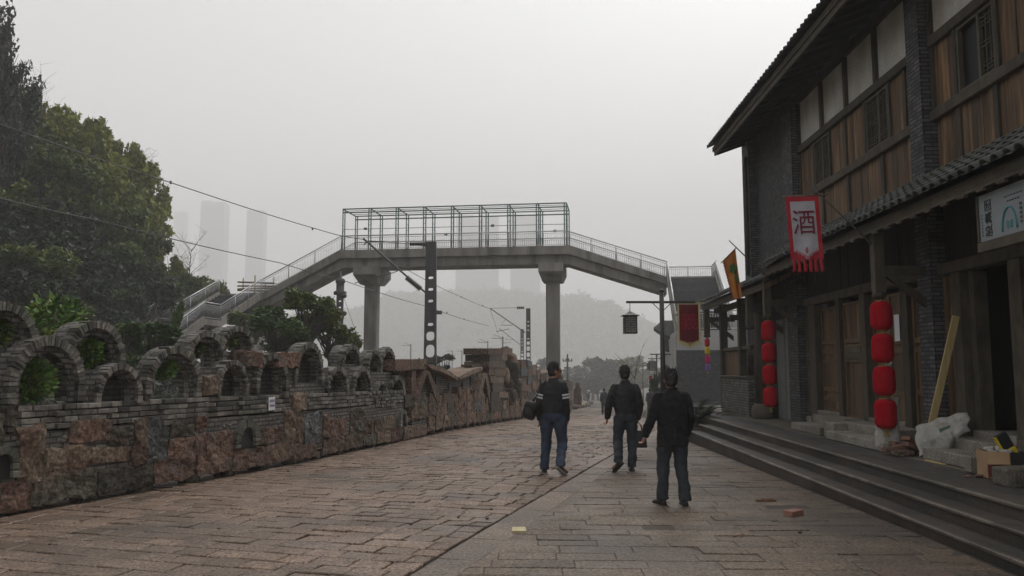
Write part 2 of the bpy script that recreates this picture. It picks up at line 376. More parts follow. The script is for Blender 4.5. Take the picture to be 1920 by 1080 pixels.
M['orange'] = pm('orange flag cloth', (.34, .10, .014), (.50, .20, .03), 3, .8, .1, 30)
M['flagred'] = plain('red flag edge', (.36, .035, .018), .8); M['flaggreen'] = plain('green flag print', (.06, .13, .03), .8)
M['cream'] = pm('cream fringe', (.5, .43, .24), (.6, .53, .32), 20, .8)
M['white'] = plain('white paper', (.7, .7, .72), .7); M['purpleink'] = plain('purple ink', (.12, .09, .26), .7)
M['sign_shaded'] = pm('sign panel', (.19, .215, .23), (.25, .275, .29), 1.5, .6, c3=(.24, .27, .285), s3=1)  # white panel greyed, the eave's shade put into its colour
M['black'] = plain('black paint', (.012, .012, .013), .5); M['teal'] = plain('teal print', (.04, .22, .24), .5)
M['sack'] = pm('woven sack', (.28, .265, .24), (.45, .435, .405), 5, .8, .7, 13, c3=(.26, .235, .195), s3=5.5, cover=.58, bdist=.035)
M['sackprint'] = plain('faded green print', (.10, .135, .11), .8)
M['plank'] = pm('fresh plank', (.36, .27, .11), (.50, .39, .18), 2, .7, .15, stretch=(8, 8, .7))
M['brickred'] = pm('red clay brick', (.15, .07, .048), (.24, .125, .088), 10, .85, .4, 30, rnd=.35)
M['carton'] = pm('cardboard', (.30, .19, .10), (.38, .25, .135), 4, .8); M['cartonred'] = plain('red carton print', (.16, .02, .025), .6)
M['deviceyellow'] = plain('yellow plastic', (.62, .47, .02), .45)
M['scrap'] = pm('splintered wood', (.12, .06, .03), (.2, .10, .05), 6, .8); M['tilecream'] = pm('cream tile', (.40, .33, .17), (.52, .44, .25), 6, .6)
M['rust'] = pm('rusty plate', (.07, .045, .035), (.13, .08, .055), 6, .7, .3, 20)
M['cast'] = pm('cast lamp metal', (.03, .03, .03), (.055, .054, .05), 8, .5, .1)
M['lampglass'] = plain('lamp paper', (.28, .27, .25), .6)
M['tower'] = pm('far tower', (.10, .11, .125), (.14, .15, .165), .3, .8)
M['towerwin'] = plain('tower window', (.012, .014, .018), .5)
M['barkm'] = pm('bark', (.04, .033, .026), (.085, .072, .058), 6, .9, .5, stretch=(3, 3, .6))
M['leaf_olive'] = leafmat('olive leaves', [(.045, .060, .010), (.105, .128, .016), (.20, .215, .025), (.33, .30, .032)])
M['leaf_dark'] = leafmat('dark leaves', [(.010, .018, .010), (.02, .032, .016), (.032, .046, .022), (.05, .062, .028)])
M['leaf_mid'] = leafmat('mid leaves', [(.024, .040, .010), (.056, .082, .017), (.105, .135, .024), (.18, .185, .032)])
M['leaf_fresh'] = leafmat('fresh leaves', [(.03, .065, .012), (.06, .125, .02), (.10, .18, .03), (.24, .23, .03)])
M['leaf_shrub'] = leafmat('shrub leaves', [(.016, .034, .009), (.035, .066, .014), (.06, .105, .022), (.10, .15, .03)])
M['skin'] = pm('skin', (.27, .135, .09), (.32, .165, .115), 12, .55, .05)
M['hair'] = pm('black hair', (.008, .007, .007), (.02, .018, .017), 30, .5, .4, 60, stretch=(1, 1, .3))
M['jacket'] = pm('black jacket', (.006, .006, .007), (.012, .012, .013), 6, .75, .35, 12)
M['suit'] = pm('black wool', (.004, .004, .005), (.008, .008, .010), 30, .95, .25, 10)
M['jeans'] = pm('blue denim', (.014, .021, .038), (.036, .054, .09), 3, .85, .35, 14, c3=(.055, .08, .13), s3=1.8, cover=.56)
M['darkjeans'] = pm('dark denim', (.012, .016, .021), (.03, .037, .046), 3, .85, .35, 14, c3=(.042, .052, .064), s3=1.8)
M['trousers'] = pm('grey blue trousers', (.015, .019, .024), (.030, .037, .045), 4, .85, .3, 12)
M['leather'] = plain('black leather', (.01, .01, .011), .45); M['sole'] = plain('pale shoe sole', (.3, .3, .3), .7)
M['stripe'] = plain('white sleeve stripe', (.55, .55, .57), .6); M['greycoat'] = plain('grey coat', (.04, .042, .047), .8)

# ---------------------------------------------------------------- ground
def ground_sheet():
    b = MB()
    xs = [-1100, -520, -300, -120, -60, -30, -16, -10, -6, -2, 2, 6, 12, 30, 60, 120, 300, 520, 1100]
    ys = [-40, -10, 0, 4, 8, 12, 16, 20, 25, 30, 40, 50, 65, 80, 95, 110, 150, 190, 230, 400, 700, 1160, 2150]
    ids = {}
    for i, x in enumerate(xs):
        for j, y in enumerate(ys): ids[i, j] = b.pts([(x, y, g(y) - .05)])
    for i in range(len(xs) - 1):
        for j in range(len(ys) - 1): b.face((ids[i, j], ids[i + 1, j], ids[i + 1, j + 1], ids[i, j + 1]))
    return structure(b.build('ground', M['earth'], origin=(0, 0, 0)))
ground_sheet()
def wall_x(Y):
    for a, c in zip(WP, WP[1:]):
        if Y <= c[1]: return a[0] + (c[0] - a[0]) * (Y - a[1]) / (c[1] - a[1])
    return WP[-1][0] + .17 * (Y - WP[-1][1])
def right_x(Y): return 3.93 * CA + Y * SA + .03 if Y < 21.5 else 4.6 + Y * .045
SEAM0, SEAMK = Vector((-.36, 7.41)), .2856
def seam_x(Y): return SEAM0.x + SEAMK * (Y - SEAM0.y)
def paving():
    base = MB()
    ys = [2.0 + k for k in range(0, 110)]
    for a, c in zip(ys, ys[1:]):
        base.quad((wall_x(a) - .5, a, g(a) - .022), (right_x(a) + .25, a, g(a) - .022), (right_x(c) + .25, c, g(c) - .022), (wall_x(c) - .5, c, g(c) - .022))
    for a, c in zip(ys[:30], ys[1:31]):                         # paler bedding shows in the tight joints of the right hand part
        base.quad((seam_x(a) + .02, a, g(a) - .0065), (right_x(a) + .02, a, g(a) - .0065), (right_x(c) + .02, c, g(c) - .0065), (seam_x(c) + .02, c, g(c) - .0065), .5, 1)
    structure(base.build('street_bed', [M['joint'], M['jointpale']], origin=(0, 0, 0)))
    def slab(b, org, ex, ey, u0, u1, v0, v1, m, amp, skew=0.0):
        cx, cy = org[0] + ex[0] * (u0 + u1) / 2 + ey[0] * (v0 + v1) / 2, org[1] + ex[1] * (u0 + u1) / 2 + ey[1] * (v0 + v1) / 2
        hz = rng.gauss(0, amp); tx, ty = rng.gauss(0, amp * 1.1), rng.gauss(0, amp * 1.1)
        far = cy > 26
        gp = rng.uniform(.002, .005) if m else rng.uniform(.006, .012); ch = .005 if m else .008
        r = rng.random(); n = []
        jit = [rng.uniform(-.004, .004) for _ in range(8)]
        for k, (ins, dz) in enumerate(((gp, -.03), (gp, -ch), (gp + ch, 0))):
            ps = []
            for q, (u, v, su, sv) in enumerate(((u0 + ins, v0 + ins, -1, -1), (u1 - ins, v0 + ins, 1, -1), (u1 - ins, v1 - ins, 1, 1), (u0 + ins + skew, v1 - ins, -1, 1))):
                u += jit[q]; v += jit[q + 4]
                x = org[0] + ex[0] * u + ey[0] * v; y = org[1] + ex[1] * u + ey[1] * v
                ps.append((x, y, g(y) + hz + tx * su + ty * sv + dz))
            n.append(b.pts(ps))
        for a, c in (zip(n, n[1:]) if not far else zip(n[1:], n[2:])):
            for k in range(4): b.face((a + k, a + (k + 1) % 4, c + (k + 1) % 4, c + k), r, m)
        b.face(tuple(n[-1] + k for k in range(4)), r, m)
    b = MB()
    a = math.atan(SEAMK); ey = (math.sin(a), math.cos(a)); ex = (math.cos(a), -math.sin(a)); org = (SEAM0.x - .30, SEAM0.y)
    v = -6.0
    while v < 62:
        pitch = rng.uniform(.27, .31) if v < 22 else .42
        u = -.02 - rng.uniform(0, .02)
        first = True
        while u > -12:
            w = rng.uniform(.31, .39) if v < 22 else rng.uniform(.5, .8)
            if first: w *= rng.uniform(.5, 1)
            first = False
            cx = org[0] + ex[0] * (u - w / 2) + ey[0] * (v + pitch / 2); cy = org[1] + ex[1] * (u - w / 2) + ey[1] * (v + pitch / 2)
            if cy > 2.5 and cy < 95 and cx > wall_x(cy) - .5 and cx < right_x(cy) - .1:
                slab(b, org, ex, ey, u - w, u, v, v + pitch, 0, .0029)
            u -= w
        v += pitch
    v = -6.0                                                   # the border course along the seam
    while v < 62:
        w = rng.uniform(.7, 1.1)
        cx = org[0] + ey[0] * v + ex[0] * .17; cy = org[1] + ey[1] * v
        if cy > 2.5 and cx < right_x(cy) - .3: slab(b, org, ex, ey, .0, .385, v, v + w, 2, .0015)
        v += w
    org2 = BF(0, 0, 0)[:2]; ex2 = (CA, -SA); ey2 = (SA, CA); v = 2.0
    while v < 30:
        pitch = rng.uniform(.26, .30); u = 4.05 + rng.uniform(-.3, .0)
        u = 3.93
        first = True
        while u > -4:
            w = rng.uniform(.52, .74)
            if first: w *= rng.uniform(.4, 1); first = False
            cx = org2[0] + ex2[0] * (u - w / 2) + ey2[0] * v; cy = org2[1] + ex2[1] * (u - w / 2) + ey2[1] * v
            edge = seam_x(cy) + .100
            l = org2[0] + ex2[0] * (u - w) + ey2[0] * v
            if l < edge + .1:
                el = ((seam_x(org2[1] + ey2[1] * v) + .090) - org2[0] - ey2[0] * v) / ex2[0]
                for _ in range(3): el = ((seam_x(org2[1] + ey2[1] * v + ex2[1] * el) + .090) - org2[0] - ey2[0] * v) / ex2[0]
                sk = pitch * math.tan(math.atan(SEAMK) - R(1.51))
                if u - el - sk > .05: slab(b, org2, ex2, ey2, el, u, v, v + pitch, 1, .0015, sk)
                break
            if cy > 2: slab(b, org2, ex2, ey2, u - w, u, v, v + pitch, 1, .0022)
            u -= w
        v += pitch
    structure(b.build('street', [M['slab'], M['slab_grey'], M['slab_pale']], origin=(0, 0, 0)))
paving()
def steps():
    b = MB(BF)
    for k, (s, z) in enumerate(((3.96, .12), (4.24, .27), (4.52, .42))):
        t = 2.0
        while t < 20.9:
            w = min(rng.uniform(1.1, 1.7), 20.95 - t); r = rng.random()
            b.box(s + .035, s + .36, t + .002, t + w - .002, z - .30, z - .03, r, 0)        # riser block
            b.bevbox(s - .012, s + .042, t + .002, t + w - .002, z - .034, z + rng.uniform(.0, .004), .007, r, 1); b.box(s + .043, s + .34, t + .002, t + w - .002, z - .03, z - .002, r, 0)  # nosing strip, the light on its edge put into a paler colour; darker tread
            t += w
    structure(b.build('stone_steps', [M['step'], M['nosing']], origin=BF(4.2, 12, 0)))
    b = MB(BF)
    t = 2.0
    while t < 28:                                                                           # dark granite strip
        for s0, s1 in ((4.865, 5.33),):
            b.box(s0, s1, t + .002, t + .598, .2, .418 + rng.uniform(-.002, .002), None, 0)
        t += .6
    b.box(5.335, 7.6, 2, 28.5, .1, .42, .5, 1)
    b.box(4.56, 4.86, 20.97, 28, -.6, .41, .5, 1)
    b.box(4.60, 7.6, 2, 28, -.6, .19, .5, 1)
    structure(b.build('pavement', [M['deckstone'], M['pavement']], origin=BF(5.5, 12, 0)))
steps()

# ---------------------------------------------------------------- the masonry wall on the left
def gz(u): return g(WF(u, 0, 0)[1])
def stone_wall():
    root = empty('stone_wall', WF(9, .3, gz(9)), 'long masonry wall of brick arches and reclaimed sandstone blocks along the left', 'wall')
    U1 = wp(757, 743)[0]; UE = WU[-1] + 3.5
    sill = lambda u: 1.245 - .012 * max(0, u - 6)
    # core
    b = MB(WF); u = 0
    while u < U1:
        w = 1.0
        b.box(u, min(u + w, U1), -.002, .56, gz(u) + .19, sill(u + w / 2) - .33, .5); b.box(u, min(u + w, U1), .16, .56, sill(u + w / 2) - .33, sill(u + w / 2) - .03, .5); u += w
    while u < UE:
        b.box(u, u + 1.0, .02, .70, gz(u) + .17, 1.05 + gz(u) * .8, .5); u += 1.0
    b.build('wall_core', M['brickold'], root)
    # brick courses under the arches
    b = MB(WF)
    d0 = .05; u = 0.0; seg = 0
    while u < U1:
        L = rng.uniform(.7, 1.3); d0 = rng.choice((-.03, -.01, .015)); rows = rng.choice((4, 4, 5))
        for k in range(rows):
            z1 = sill(u) - k * .078 + rng.uniform(-.004, .004); x = u - (.1 if k % 2 else 0)
            while x < min(u + L, U1):
                w = rng.uniform(.16, .27)
                b.bevbox(x + .006, min(x + w, u + L) - .004 if min(x + w, u + L) - x > .05 else x + .04, d0 + rng.uniform(-.012, .012), .2, z1 - .068, z1 - .006 * rng.random(), .007)
                x += w
        u += L
    b.build('brick_course', M['vous'], root)
    # arches: (left, right, top, sill) in the photo's pixels, setback, depth
    def arch(x0, x1, yt, ys, set_=0.0, depth=.62, nring=2, back=1):
        xc = (x0 + x1) / 2
        u0, _ = wp(x0, ys, set_); u1, _ = wp(x1, ys, set_); uc, zt = wp(xc, yt, set_); _, zs = wp(xc, ys, set_)
        uc = (u0 + u1) / 2; Rx = (u1 - u0) / 2; Rz = min(Rx * 1.1, (zt - zs) * .8); zsp = zt - Rz
        k = min(.115, Rx * .21); k2 = min(.095, Rx * .18)
        def P(q, ang, d): return (uc + (Rx - q) * math.cos(ang), d, zsp + (Rz - q) * math.sin(ang))
        def band(b, qo, qi, df, db, jit):
            arc = math.pi * (Rx + Rz) / 2; n = max(11, int(arc / .056))
            for i in range(n):
                a0 = math.pi * (i + .10) / n; a1 = math.pi * (i + .90) / n; j = rng.uniform(-jit, jit); dd = df + rng.uniform(-.012, .012); r = rng.random()
                ps = [P(qi, a0, dd), P(qi, a0, db), P(qi, a1, db), P(qi, a1, dd), P(qo - j, a0, dd), P(qo - j, a0, db), P(qo - j, a1, db), P(qo - j, a1, dd)]
                b.hexa([ps[0], ps[1], ps[2], ps[3], ps[4], ps[5], ps[6], ps[7]], r)
            hgt = zsp - zs; m = max(1, int(hgt / .066))
            for sg in (-1, 1):
                for i in range(m):
                    z0 = zs + hgt * (i + .05) / m; z1 = zs + hgt * (i + .93) / m; j = rng.uniform(-jit, jit)
                    xa, xb = uc + sg * (Rx - qi), uc + sg * (Rx - qo + j)
                    b.box(min(xa, xb), max(xa, xb), df + rng.uniform(-.012, .012), db, z0, z1)
        N = 18; body = MB(WF); qi = k + k2
        outer = [(uc + Rx - .012, zs)] + [(uc + (Rx - .012) * math.cos(math.pi * i / N), zsp + (Rz - .012) * math.sin(math.pi * i / N)) for i in range(N + 1)] + [(uc - Rx + .012, zs)]
        inner = [(uc + Rx - qi + .01, zs)] + [(uc + (Rx - qi + .01) * math.cos(math.pi * i / N), zsp + (Rz - qi + .01) * math.sin(math.pi * i / N)) for i in range(N + 1)] + [(uc - Rx + qi - .01, zs)]
        for i in range(len(outer) - 1):
            (a, za), (c, zc) = outer[i], outer[i + 1]; (e, ze), (f, zf) = inner[i], inner[i + 1]
            r = rng.random()
            body.quad((a, set_ + .05, za), (c, set_ + .05, zc), (f, set_ + .05, zf), (e, set_ + .05, ze), r)
            body.quad((a, set_ + depth, za), (e, set_ + depth, ze), (f, set_ + depth, zf), (c, set_ + depth, zc), r)
            body.quad((a, set_ + .05, za), (a, set_ + depth, za), (c, set_ + depth, zc), (c, set_ + .05, zc), r)
            body.quad((e, set_ + .05, ze), (f, set_ + .05, zf), (f, set_ + depth, zf), (e, set_ + depth, ze), r)
        o = body.build('arch', M['brickold'], root)
        r1 = MB(WF); band(r1, 0, k, set_ - .02, set_ + .14, .014); r1.build('outer_ring', M['vous'], o)
        if nring > 1:
            r2 = MB(WF); band(r2, k + .02, k + k2, set_ + .07, set_ + .16, .008); r2.build('inner_ring', M['vous'], o)
        if not back: return
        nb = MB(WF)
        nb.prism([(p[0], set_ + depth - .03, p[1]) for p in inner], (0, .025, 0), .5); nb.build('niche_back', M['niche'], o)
        return uc, zs, zt, Rx
    A = [(12, 157, 630, 755, .0, .27, 0), (179, 265, 681, 758, .0, .25, 1), (271, 377, 648, 747, .0, .26, 0), (407, 465, 674, 744, .0, .24, 1),
         (479, 539, 661, 743, .0, .24, 1), (551, 606, 641, 721, .03, .26, 1), (613, 653, 686, 743, .0, .24, 1), (661, 697, 687, 743, .0, .24, 1),
         (704, 726, 714, 762, -.02, .2, 1), (731, 758, 704, 743, .0, .24, 1)]
    B = [(-72, 70, 565, 668, .22, .3, 0), (119, 233, 600, 694, .22, .36, 0), (349, 423, 619, 690, .22, .3, 0), (414, 476, 611, 662, .26, .34, 0),
         (643, 676, 646, 684, .2, .36, 1), (689, 716, 656, 700, .2, .28, 1), (713, 741, 651, 699, .2, .28, 1)]
    for q in A + B: arch(*q[:6], back=q[6])
    # brick piers between and behind the arches; the lower tier carries the upper one
    b = MB(WF)
    def pier(x0, x1, yt, yb, d0, d1):
        u0, _ = wp(x0, yb, d0); u1, _ = wp(x1, yb, d0); _, z1 = wp((x0 + x1) / 2, yt, d0); _, z0 = wp((x0 + x1) / 2, yb, d0)
        b.box(u0, u1, d0, d1, z0 - .02, z1, .5)
    for q in ((-60, 14, 662, 757, .08, .34), (156, 182, 706, 757, .04, .34), (262, 274, 712, 757, .06, .34), (374, 409, 690, 748, .08, .34), (464, 481, 688, 745, .08, .34),
              (537, 553, 686, 745, .05, .34), (551, 606, 718, 746, .06, .34), (604, 615, 690, 745, .05, .34), (651, 663, 697, 744, .06, .34), (696, 734, 698, 744, .08, .34),
              (-72, 72, 667, 700, .27, .54), (119, 233, 692, 722, .27, .56), (349, 423, 688, 718, .27, .54), (414, 478, 660, 700, .3, .6), (640, 680, 683, 705, .25, .54), (686, 743, 697, 712, .24, .5)):
        pier(*q)
    b.build('brick_pier', M['brickold'], root)
    # hewn stone blocks
    mats = {'r': 'red', 't': 'tan', 'd': 'dark', 'g': 'grey'}
    cnt = [0]
    def block(x0, y0, x1, y1, m, pr=0.0, dep=.17):
        u0, _ = wp(x0, (y0 + y1) / 2); u1, _ = wp(x1, (y0 + y1) / 2); _, z1 = wp((x0 + x1) / 2, y0); _, z0 = wp((x0 + x1) / 2, y1)
        blk((u0 + u1) / 2, (z0 + z1) / 2, (u1 - u0) / 2, (z1 - z0) / 2, m, pr, dep)
    def blk(u, z, hu, hz, m, pr=0.0, dep=.17, n=9):
        cnt[0] += 1
        b = MB(WF); q = rng.uniform(-.03, .03)
        b.xf = lambda a, d, c, u0=u, z0=z, q=q: WF(u0 + (a - u0) + (c - z0) * q, d, z0 + (c - z0) - (a - u0) * q)
        b.rock((u, dep - .015 - pr, z), (hu * 1.03, dep, hz * 1.03), seed=cnt[0] + .37, n=n, amp=min(.055, hz * .22), power=rng.choice((22, 34, 50)))
        b.build('stone_block', M[mats[m]], root)
    near = [(-60, 905, -6, 962, 'd'), (-4, 905, 57, 958, 'r'), (59, 885, 178, 938, 'd'), (184, 876, 282, 919, 'd'), (286, 858, 360, 901, 'r'), (368, 848, 432, 885, 'r'), (435, 840, 497, 877, 'r'),
            (497, 830, 547, 865, 't'), (548, 832, 592, 860, 'r'), (604, 820, 643, 848, 'r'), (645, 816, 677, 840, 't'), (679, 815, 703, 834, 'd'), (706, 808, 730, 830, 't'), (731, 802, 752, 826, 'r'), (757, 799, 780, 822, 't'), (781, 798, 800, 816, 'r'),
            (31, 801, 80, 902, 't'), (82, 838, 157, 886, 't'), (129, 788, 205, 828, 'r'), (160, 838, 240, 867, 't'), (204, 798, 240, 832, 'd'), (248, 786, 275, 872, 't'), (275, 784, 312, 866, 'g'), (313, 820, 366, 858, 'r'),
            (363, 780, 384, 848, 'r'), (385, 808, 437, 850, 'r'), (318, 786, 362, 818, 'd'), (478, 802, 524, 833, 'r'), (531, 770, 548, 828, 't'), (549, 770, 568, 830, 't'), (568, 776, 602, 830, 'g'), (604, 778, 617, 818, 'r'),
            (617, 786, 649, 816, 'r'), (655, 766, 683, 814, 'd'), (683, 786, 700, 814, 'r'), (701, 784, 716, 808, 'r'), (717, 780, 737, 802, 't'), (737, 778, 748, 800, 'd'), (548, 738, 573, 770, 't'), (379, 705, 410, 739, 't'),
            (460, 659, 489, 688, 'r'), (521, 661, 561, 688, 'r'), (-50, 778, 2, 840, 'd'), (2, 760, 32, 800, 'd'), (436, 700, 409, 676, 'd')]
    for q in near[:-1]: block(*q[:5], pr=.008 + .018 * rng.random())
    # the farther length: base course, middle course, slabs
    u = wp(800, 810)[0]
    while u < UE - 2:
        w = rng.uniform(.55, .95); blk(u + w / 2, gz(u) + .32, w / 2 - .02, .19, rng.choice('rttdr'), .02, .17, 6); u += w
    u = wp(770, 780)[0]
    while u < UE - 3:
        w = rng.uniform(.3, 1.0); k = rng.random(); zb = gz(u) * .95 + .50
        if k < .45:
            h = rng.uniform(.13, .2); blk(u + w / 2, zb + h, w / 2 - .01, h, rng.choice('rtdt'), rng.uniform(0, .03), .15, 6)
            h2 = rng.uniform(.10, .2); blk(u + w / 2, zb + 2 * h + h2, w / 2 * rng.uniform(.7, .95), h2, rng.choice('rtdg'), rng.uniform(0, .03), .15, 6)
        elif k < .75:
            w = min(w, .4); h = rng.uniform(.25, .42); blk(u + w / 2, zb + h, w / 2 - .01, h, rng.choice('rttg'), rng.uniform(0, .04), .15, 6)
        else:
            b = MB(WF); a = rng.uniform(.3, .7)
            b.prism([(u, -.02, zb), (u + w, -.02, zb + .02), (u + w * (a + .2), -.01, zb + rng.uniform(.45, .7)), (u + w * (a - .25), .0, zb + rng.uniform(.4, .75))], (.0, .2, 0)); b.build('stone_slab', M[rng.choice(('tan', 'red', 'dark'))], root)
        u += w
    # little arched openings low in the wall
    for x0, y0, x1, y1 in ((436, 786, 480, 842), (-34, 838, 26, 904), (746, 768, 759, 802)):
        u0, _ = wp(x0, y1); u1, _ = wp(x1, y1); _, z1 = wp(x0, y0); _, z0 = wp(x0, y1)
        b = MB(WF); uc = (u0 + u1) / 2; Rx = (u1 - u0) / 2; ri = Rx * .58; hz = z1 - z0; sp = z0 + hz - Rx * 1.05
        for i in range(9):
            a0, a1 = math.pi * (i + .05) / 9, math.pi * (i + .95) / 9; dd = rng.uniform(-.09, -.065)
            ps = [(uc + ri * math.cos(a0), dd, sp + ri * math.sin(a0)), (uc + ri * math.cos(a0), .2, sp + ri * math.sin(a0)), (uc + ri * math.cos(a1), .2, sp + ri * math.sin(a1)), (uc + ri * math.cos(a1), dd, sp + ri * math.sin(a1))]
            qs = [(uc + Rx * math.cos(a0), dd, sp + Rx * math.sin(a0)), (uc + Rx * math.cos(a0), .2, sp + Rx * math.sin(a0)), (uc + Rx * math.cos(a1), .2, sp + Rx * math.sin(a1)), (uc + Rx * math.cos(a1), dd, sp + Rx * math.sin(a1))]
            b.hexa(ps + qs)
        for sg in (-1, 1):
            m = max(2, int((sp - z0) / .1))
            for i in range(m):
                xa, xb = sorted((uc + sg * ri, uc + sg * Rx)); b.bevbox(xa, xb, rng.uniform(-.09, -.065), .2, z0 + (sp - z0) * i / m + .005, z0 + (sp - z0) * (i + 1) / m - .005, .012)
        o = b.build('drain_arch', M['vous'], root)
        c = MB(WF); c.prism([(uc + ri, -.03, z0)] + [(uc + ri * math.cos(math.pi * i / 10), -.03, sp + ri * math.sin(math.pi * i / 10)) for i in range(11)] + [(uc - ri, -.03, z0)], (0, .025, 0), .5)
        c.build('opening_shade', M['black'], o)  # black plate stands for the shade inside the opening
    # pebbles and footing stones
    b = MB(WF); c = MB(WF); u = .5
    while u < 26:
        for _ in range(4 if u < 14 else 2):
            z = gz(u) + rng.choice((.47, .50, .82, .15)) + rng.uniform(-.04, .04); s = rng.uniform(.02, .042)
            b.ell((u + rng.uniform(-.2, .2), rng.uniform(.0, .022), z), (s * 1.5, s * 1.1, s), seg=7, rows=4, r=rng.random())
        u += .3
    u = .4
    while u < UE - 2:
        c.rock((u, .14, gz(u) + .07), (rng.uniform(.10, .18), .14, .10), seed=u, n=3, amp=.02, power=5); u += rng.uniform(.75, 1.15)
    b = b.build('pebble_fill', M['pebble'], root); b['kind'] = 'stuff'
    c = c.build('footing_stone', M['dark'], root); c['kind'] = 'stuff'
    # ---- the gabled length
    def slab(pts, d0, d1, m, name='stone_slab', amp=0):
        P = [wp(x, y, d0) for x, y in pts]; b = MB(WF); b.prism([(u, d0, z) for u, z in P], (0, d1 - d0, 0)); return b.build(name, M[m], root)
    slab([(741, 674), (769, 674), (769, 694), (741, 695)], -.06, .7, 'red', 'capstone'); slab([(770, 674), (801, 673), (801, 692), (770, 693)], -.07, .66, 'tan', 'capstone')
    slab([(772, 694), (780, 694), (780, 740), (772, 742)], -.02, .25, 'tan', 'post')
    slab([(744, 695), (800, 693), (800, 745), (757, 752)], .14, .68, 'red', 'back_slab')
    slab([(760, 740), (792, 738), (792, 762), (760, 764)], -.04, .3, 'dark', 'stone_block')
    slab([(796, 694), (803, 694), (787, 744), (776, 746)], -.1, .22, 'red', 'gable_slab'); slab([(799, 694), (806, 696), (826, 745), (819, 752)], -.06, .22, 'tan', 'gable_slab')
    slab([(789, 744), (801, 710), (816, 750), (808, 756), (789, 757)], .1, .6, 'brickold', 'gable_infill')
    slab([(810, 690), (835, 696), (856, 711), (862, 711), (884, 700), (898, 696), (898, 742), (824, 748), (815, 716)], .16, .66, 'brickold', 'house_wall')
    for pts in ([(800, 683), (812, 685), (828, 689), (845, 697), (858, 707), (858, 713), (843, 704), (828, 697), (810, 692)], [(862, 712), (862, 706), (873, 699), (888, 692), (905, 688), (905, 694), (890, 700), (874, 707)]):
        slab(pts, -.12, .75, 'tan', 'wavy_roof')
    slab([(885, 683.5), (907, 683), (907, 688), (885, 688)], .1, .5, 'dark', 'capstone'); slab([(894, 688), (905, 688), (905, 700), (894, 700)], .15, .45, 'dark', 'post')
    for x, y in ((818, 704), (842, 718), (868, 716), (883, 706)):
        slab([(x, y), (x + 4, y), (x + 4, y + 17), (x, y + 17)], .12, .2, 'black', 'slot_window')
    slab([(822, 741), (880, 736), (880, 753), (822, 757)], .02, .4, 'tan', 'stone_block'); slab([(832, 738), (846, 737), (846, 755), (832, 756)], -.02, .3, 'red', 'stone_block')
    slab([(907, 699), (912, 700), (902, 745), (896, 747)], -.12, .2, 'tan', 'gable_slab'); slab([(909, 699), (914, 701), (927, 772), (921, 774)], -.08, .2, 'tan', 'gable_slab')
    slab([(905, 720), (910, 704), (920, 770), (903, 772)], .08, .6, 'brickold', 'gable_infill')
    slab([(916, 664), (948, 664), (948, 770), (918, 772)], .12, .8, 'brickold', 'tower_core')
    for y0, y1, a, b_, m in ((653, 665, 916, 942, 'red'), (653, 665, 942.5, 961, 'red'), (665, 678, 918, 941, 'dark'), (665, 676, 941.5, 951, 'tan'), (678, 690, 917, 946, 'tan'), (690, 705, 927, 949, 'tan'), (690, 704, 917, 927, 'red'),
                             (705, 718, 920, 945, 'tan'), (718, 735, 924, 944, 'dark'), (735, 746, 936, 952, 'tan'), (735, 770, 921, 935, 'dark')):
        slab([(a, y0), (b_, y0), (b_, y1 - .4), (a, y1 - .4)], -.1 + rng.uniform(-.04, .04), .82, m, 'tower_stone')
    u0 = wp(950, 700)[0]
    for k in range(16):                                       # the rough dark pillar
        u = u0 + rng.uniform(0, 3.2); z = rng.uniform(.1, 2.25 - abs(u - u0 - 1.6) * .2)
        b = MB(WF); b.rock((u, rng.uniform(.0, .35), z), (rng.uniform(.2, .45), rng.uniform(.2, .4), rng.uniform(.25, .6)), seed=k + 80, n=4, amp=.08, power=4); b.build('rough_boulder', M[rng.choice(('dark', 'dark', 'tan'))], root)
    b = MB(WF); b.box(u0, u0 + 3.4, .2, .8, -.6, 1.95, .5); b.build('tower_core', M['rubble'], root)
    for x0, x1, yt in ((978, 989, 678), (989.5, 998, 676), (998.5, 1007, 684), (1007.5, 1014, 694), (1015, 1024, 700), (1025, 1034, 697), (1035, 1046, 703), (1046.5, 1056, 706), (1057, 1066, 712), (1066.5, 1074, 716)):
        y = yt
        while y < 770:
            h = rng.uniform(9, 19); jt = (rng.uniform(-4, 4), rng.uniform(-4, 4)) if y == yt else (0, 0); slab([(x0, y + jt[0]), (x1, y + jt[1]), (x1, min(y + h, 772)), (x0, min(y + h, 772))], rng.uniform(-.1, .05), .75, rng.choice(('tan', 'tan', 'red', 'dark', 'grey')), 'pillar_stone'); y += h + .3
    return root
stone_wall()
def fill(c, r, n, seed, flat=.75):
    q = np.random.RandomState(seed); p = q.normal(size=(n, 3)); p /= np.linalg.norm(p, axis=1)[:, None]
    p *= (q.random_sample(n) ** .45)[:, None] * np.array([r, r, r * flat]); return p + np.array(c)
def small_plant(u, d, z, r, n, mat, label, cat='plant', seed=0, size=.05, flat=.9, group=None):
    p = WF(u, d, z); base = (p[0], p[1], p[2] - r * flat * .6)
    ro = empty('wall_plant', base, label, cat, group)
    b = MB(); b.leaves(fill((p[0], p[1], p[2] + r * .15), r, int(n * 1.3), seed, flat), size * .8, seed, None, 0, .8); b.build('foliage', M[mat], ro)
    s = MB()
    for k in range(5):
        s.tube([base, (p[0] + rng.uniform(-.5, .5) * r, p[1] + rng.uniform(-.5, .5) * r, p[2] + rng.uniform(.1, .6) * r)], [.008, .004], 5)
    s.build('stem', M['barkm'], ro)
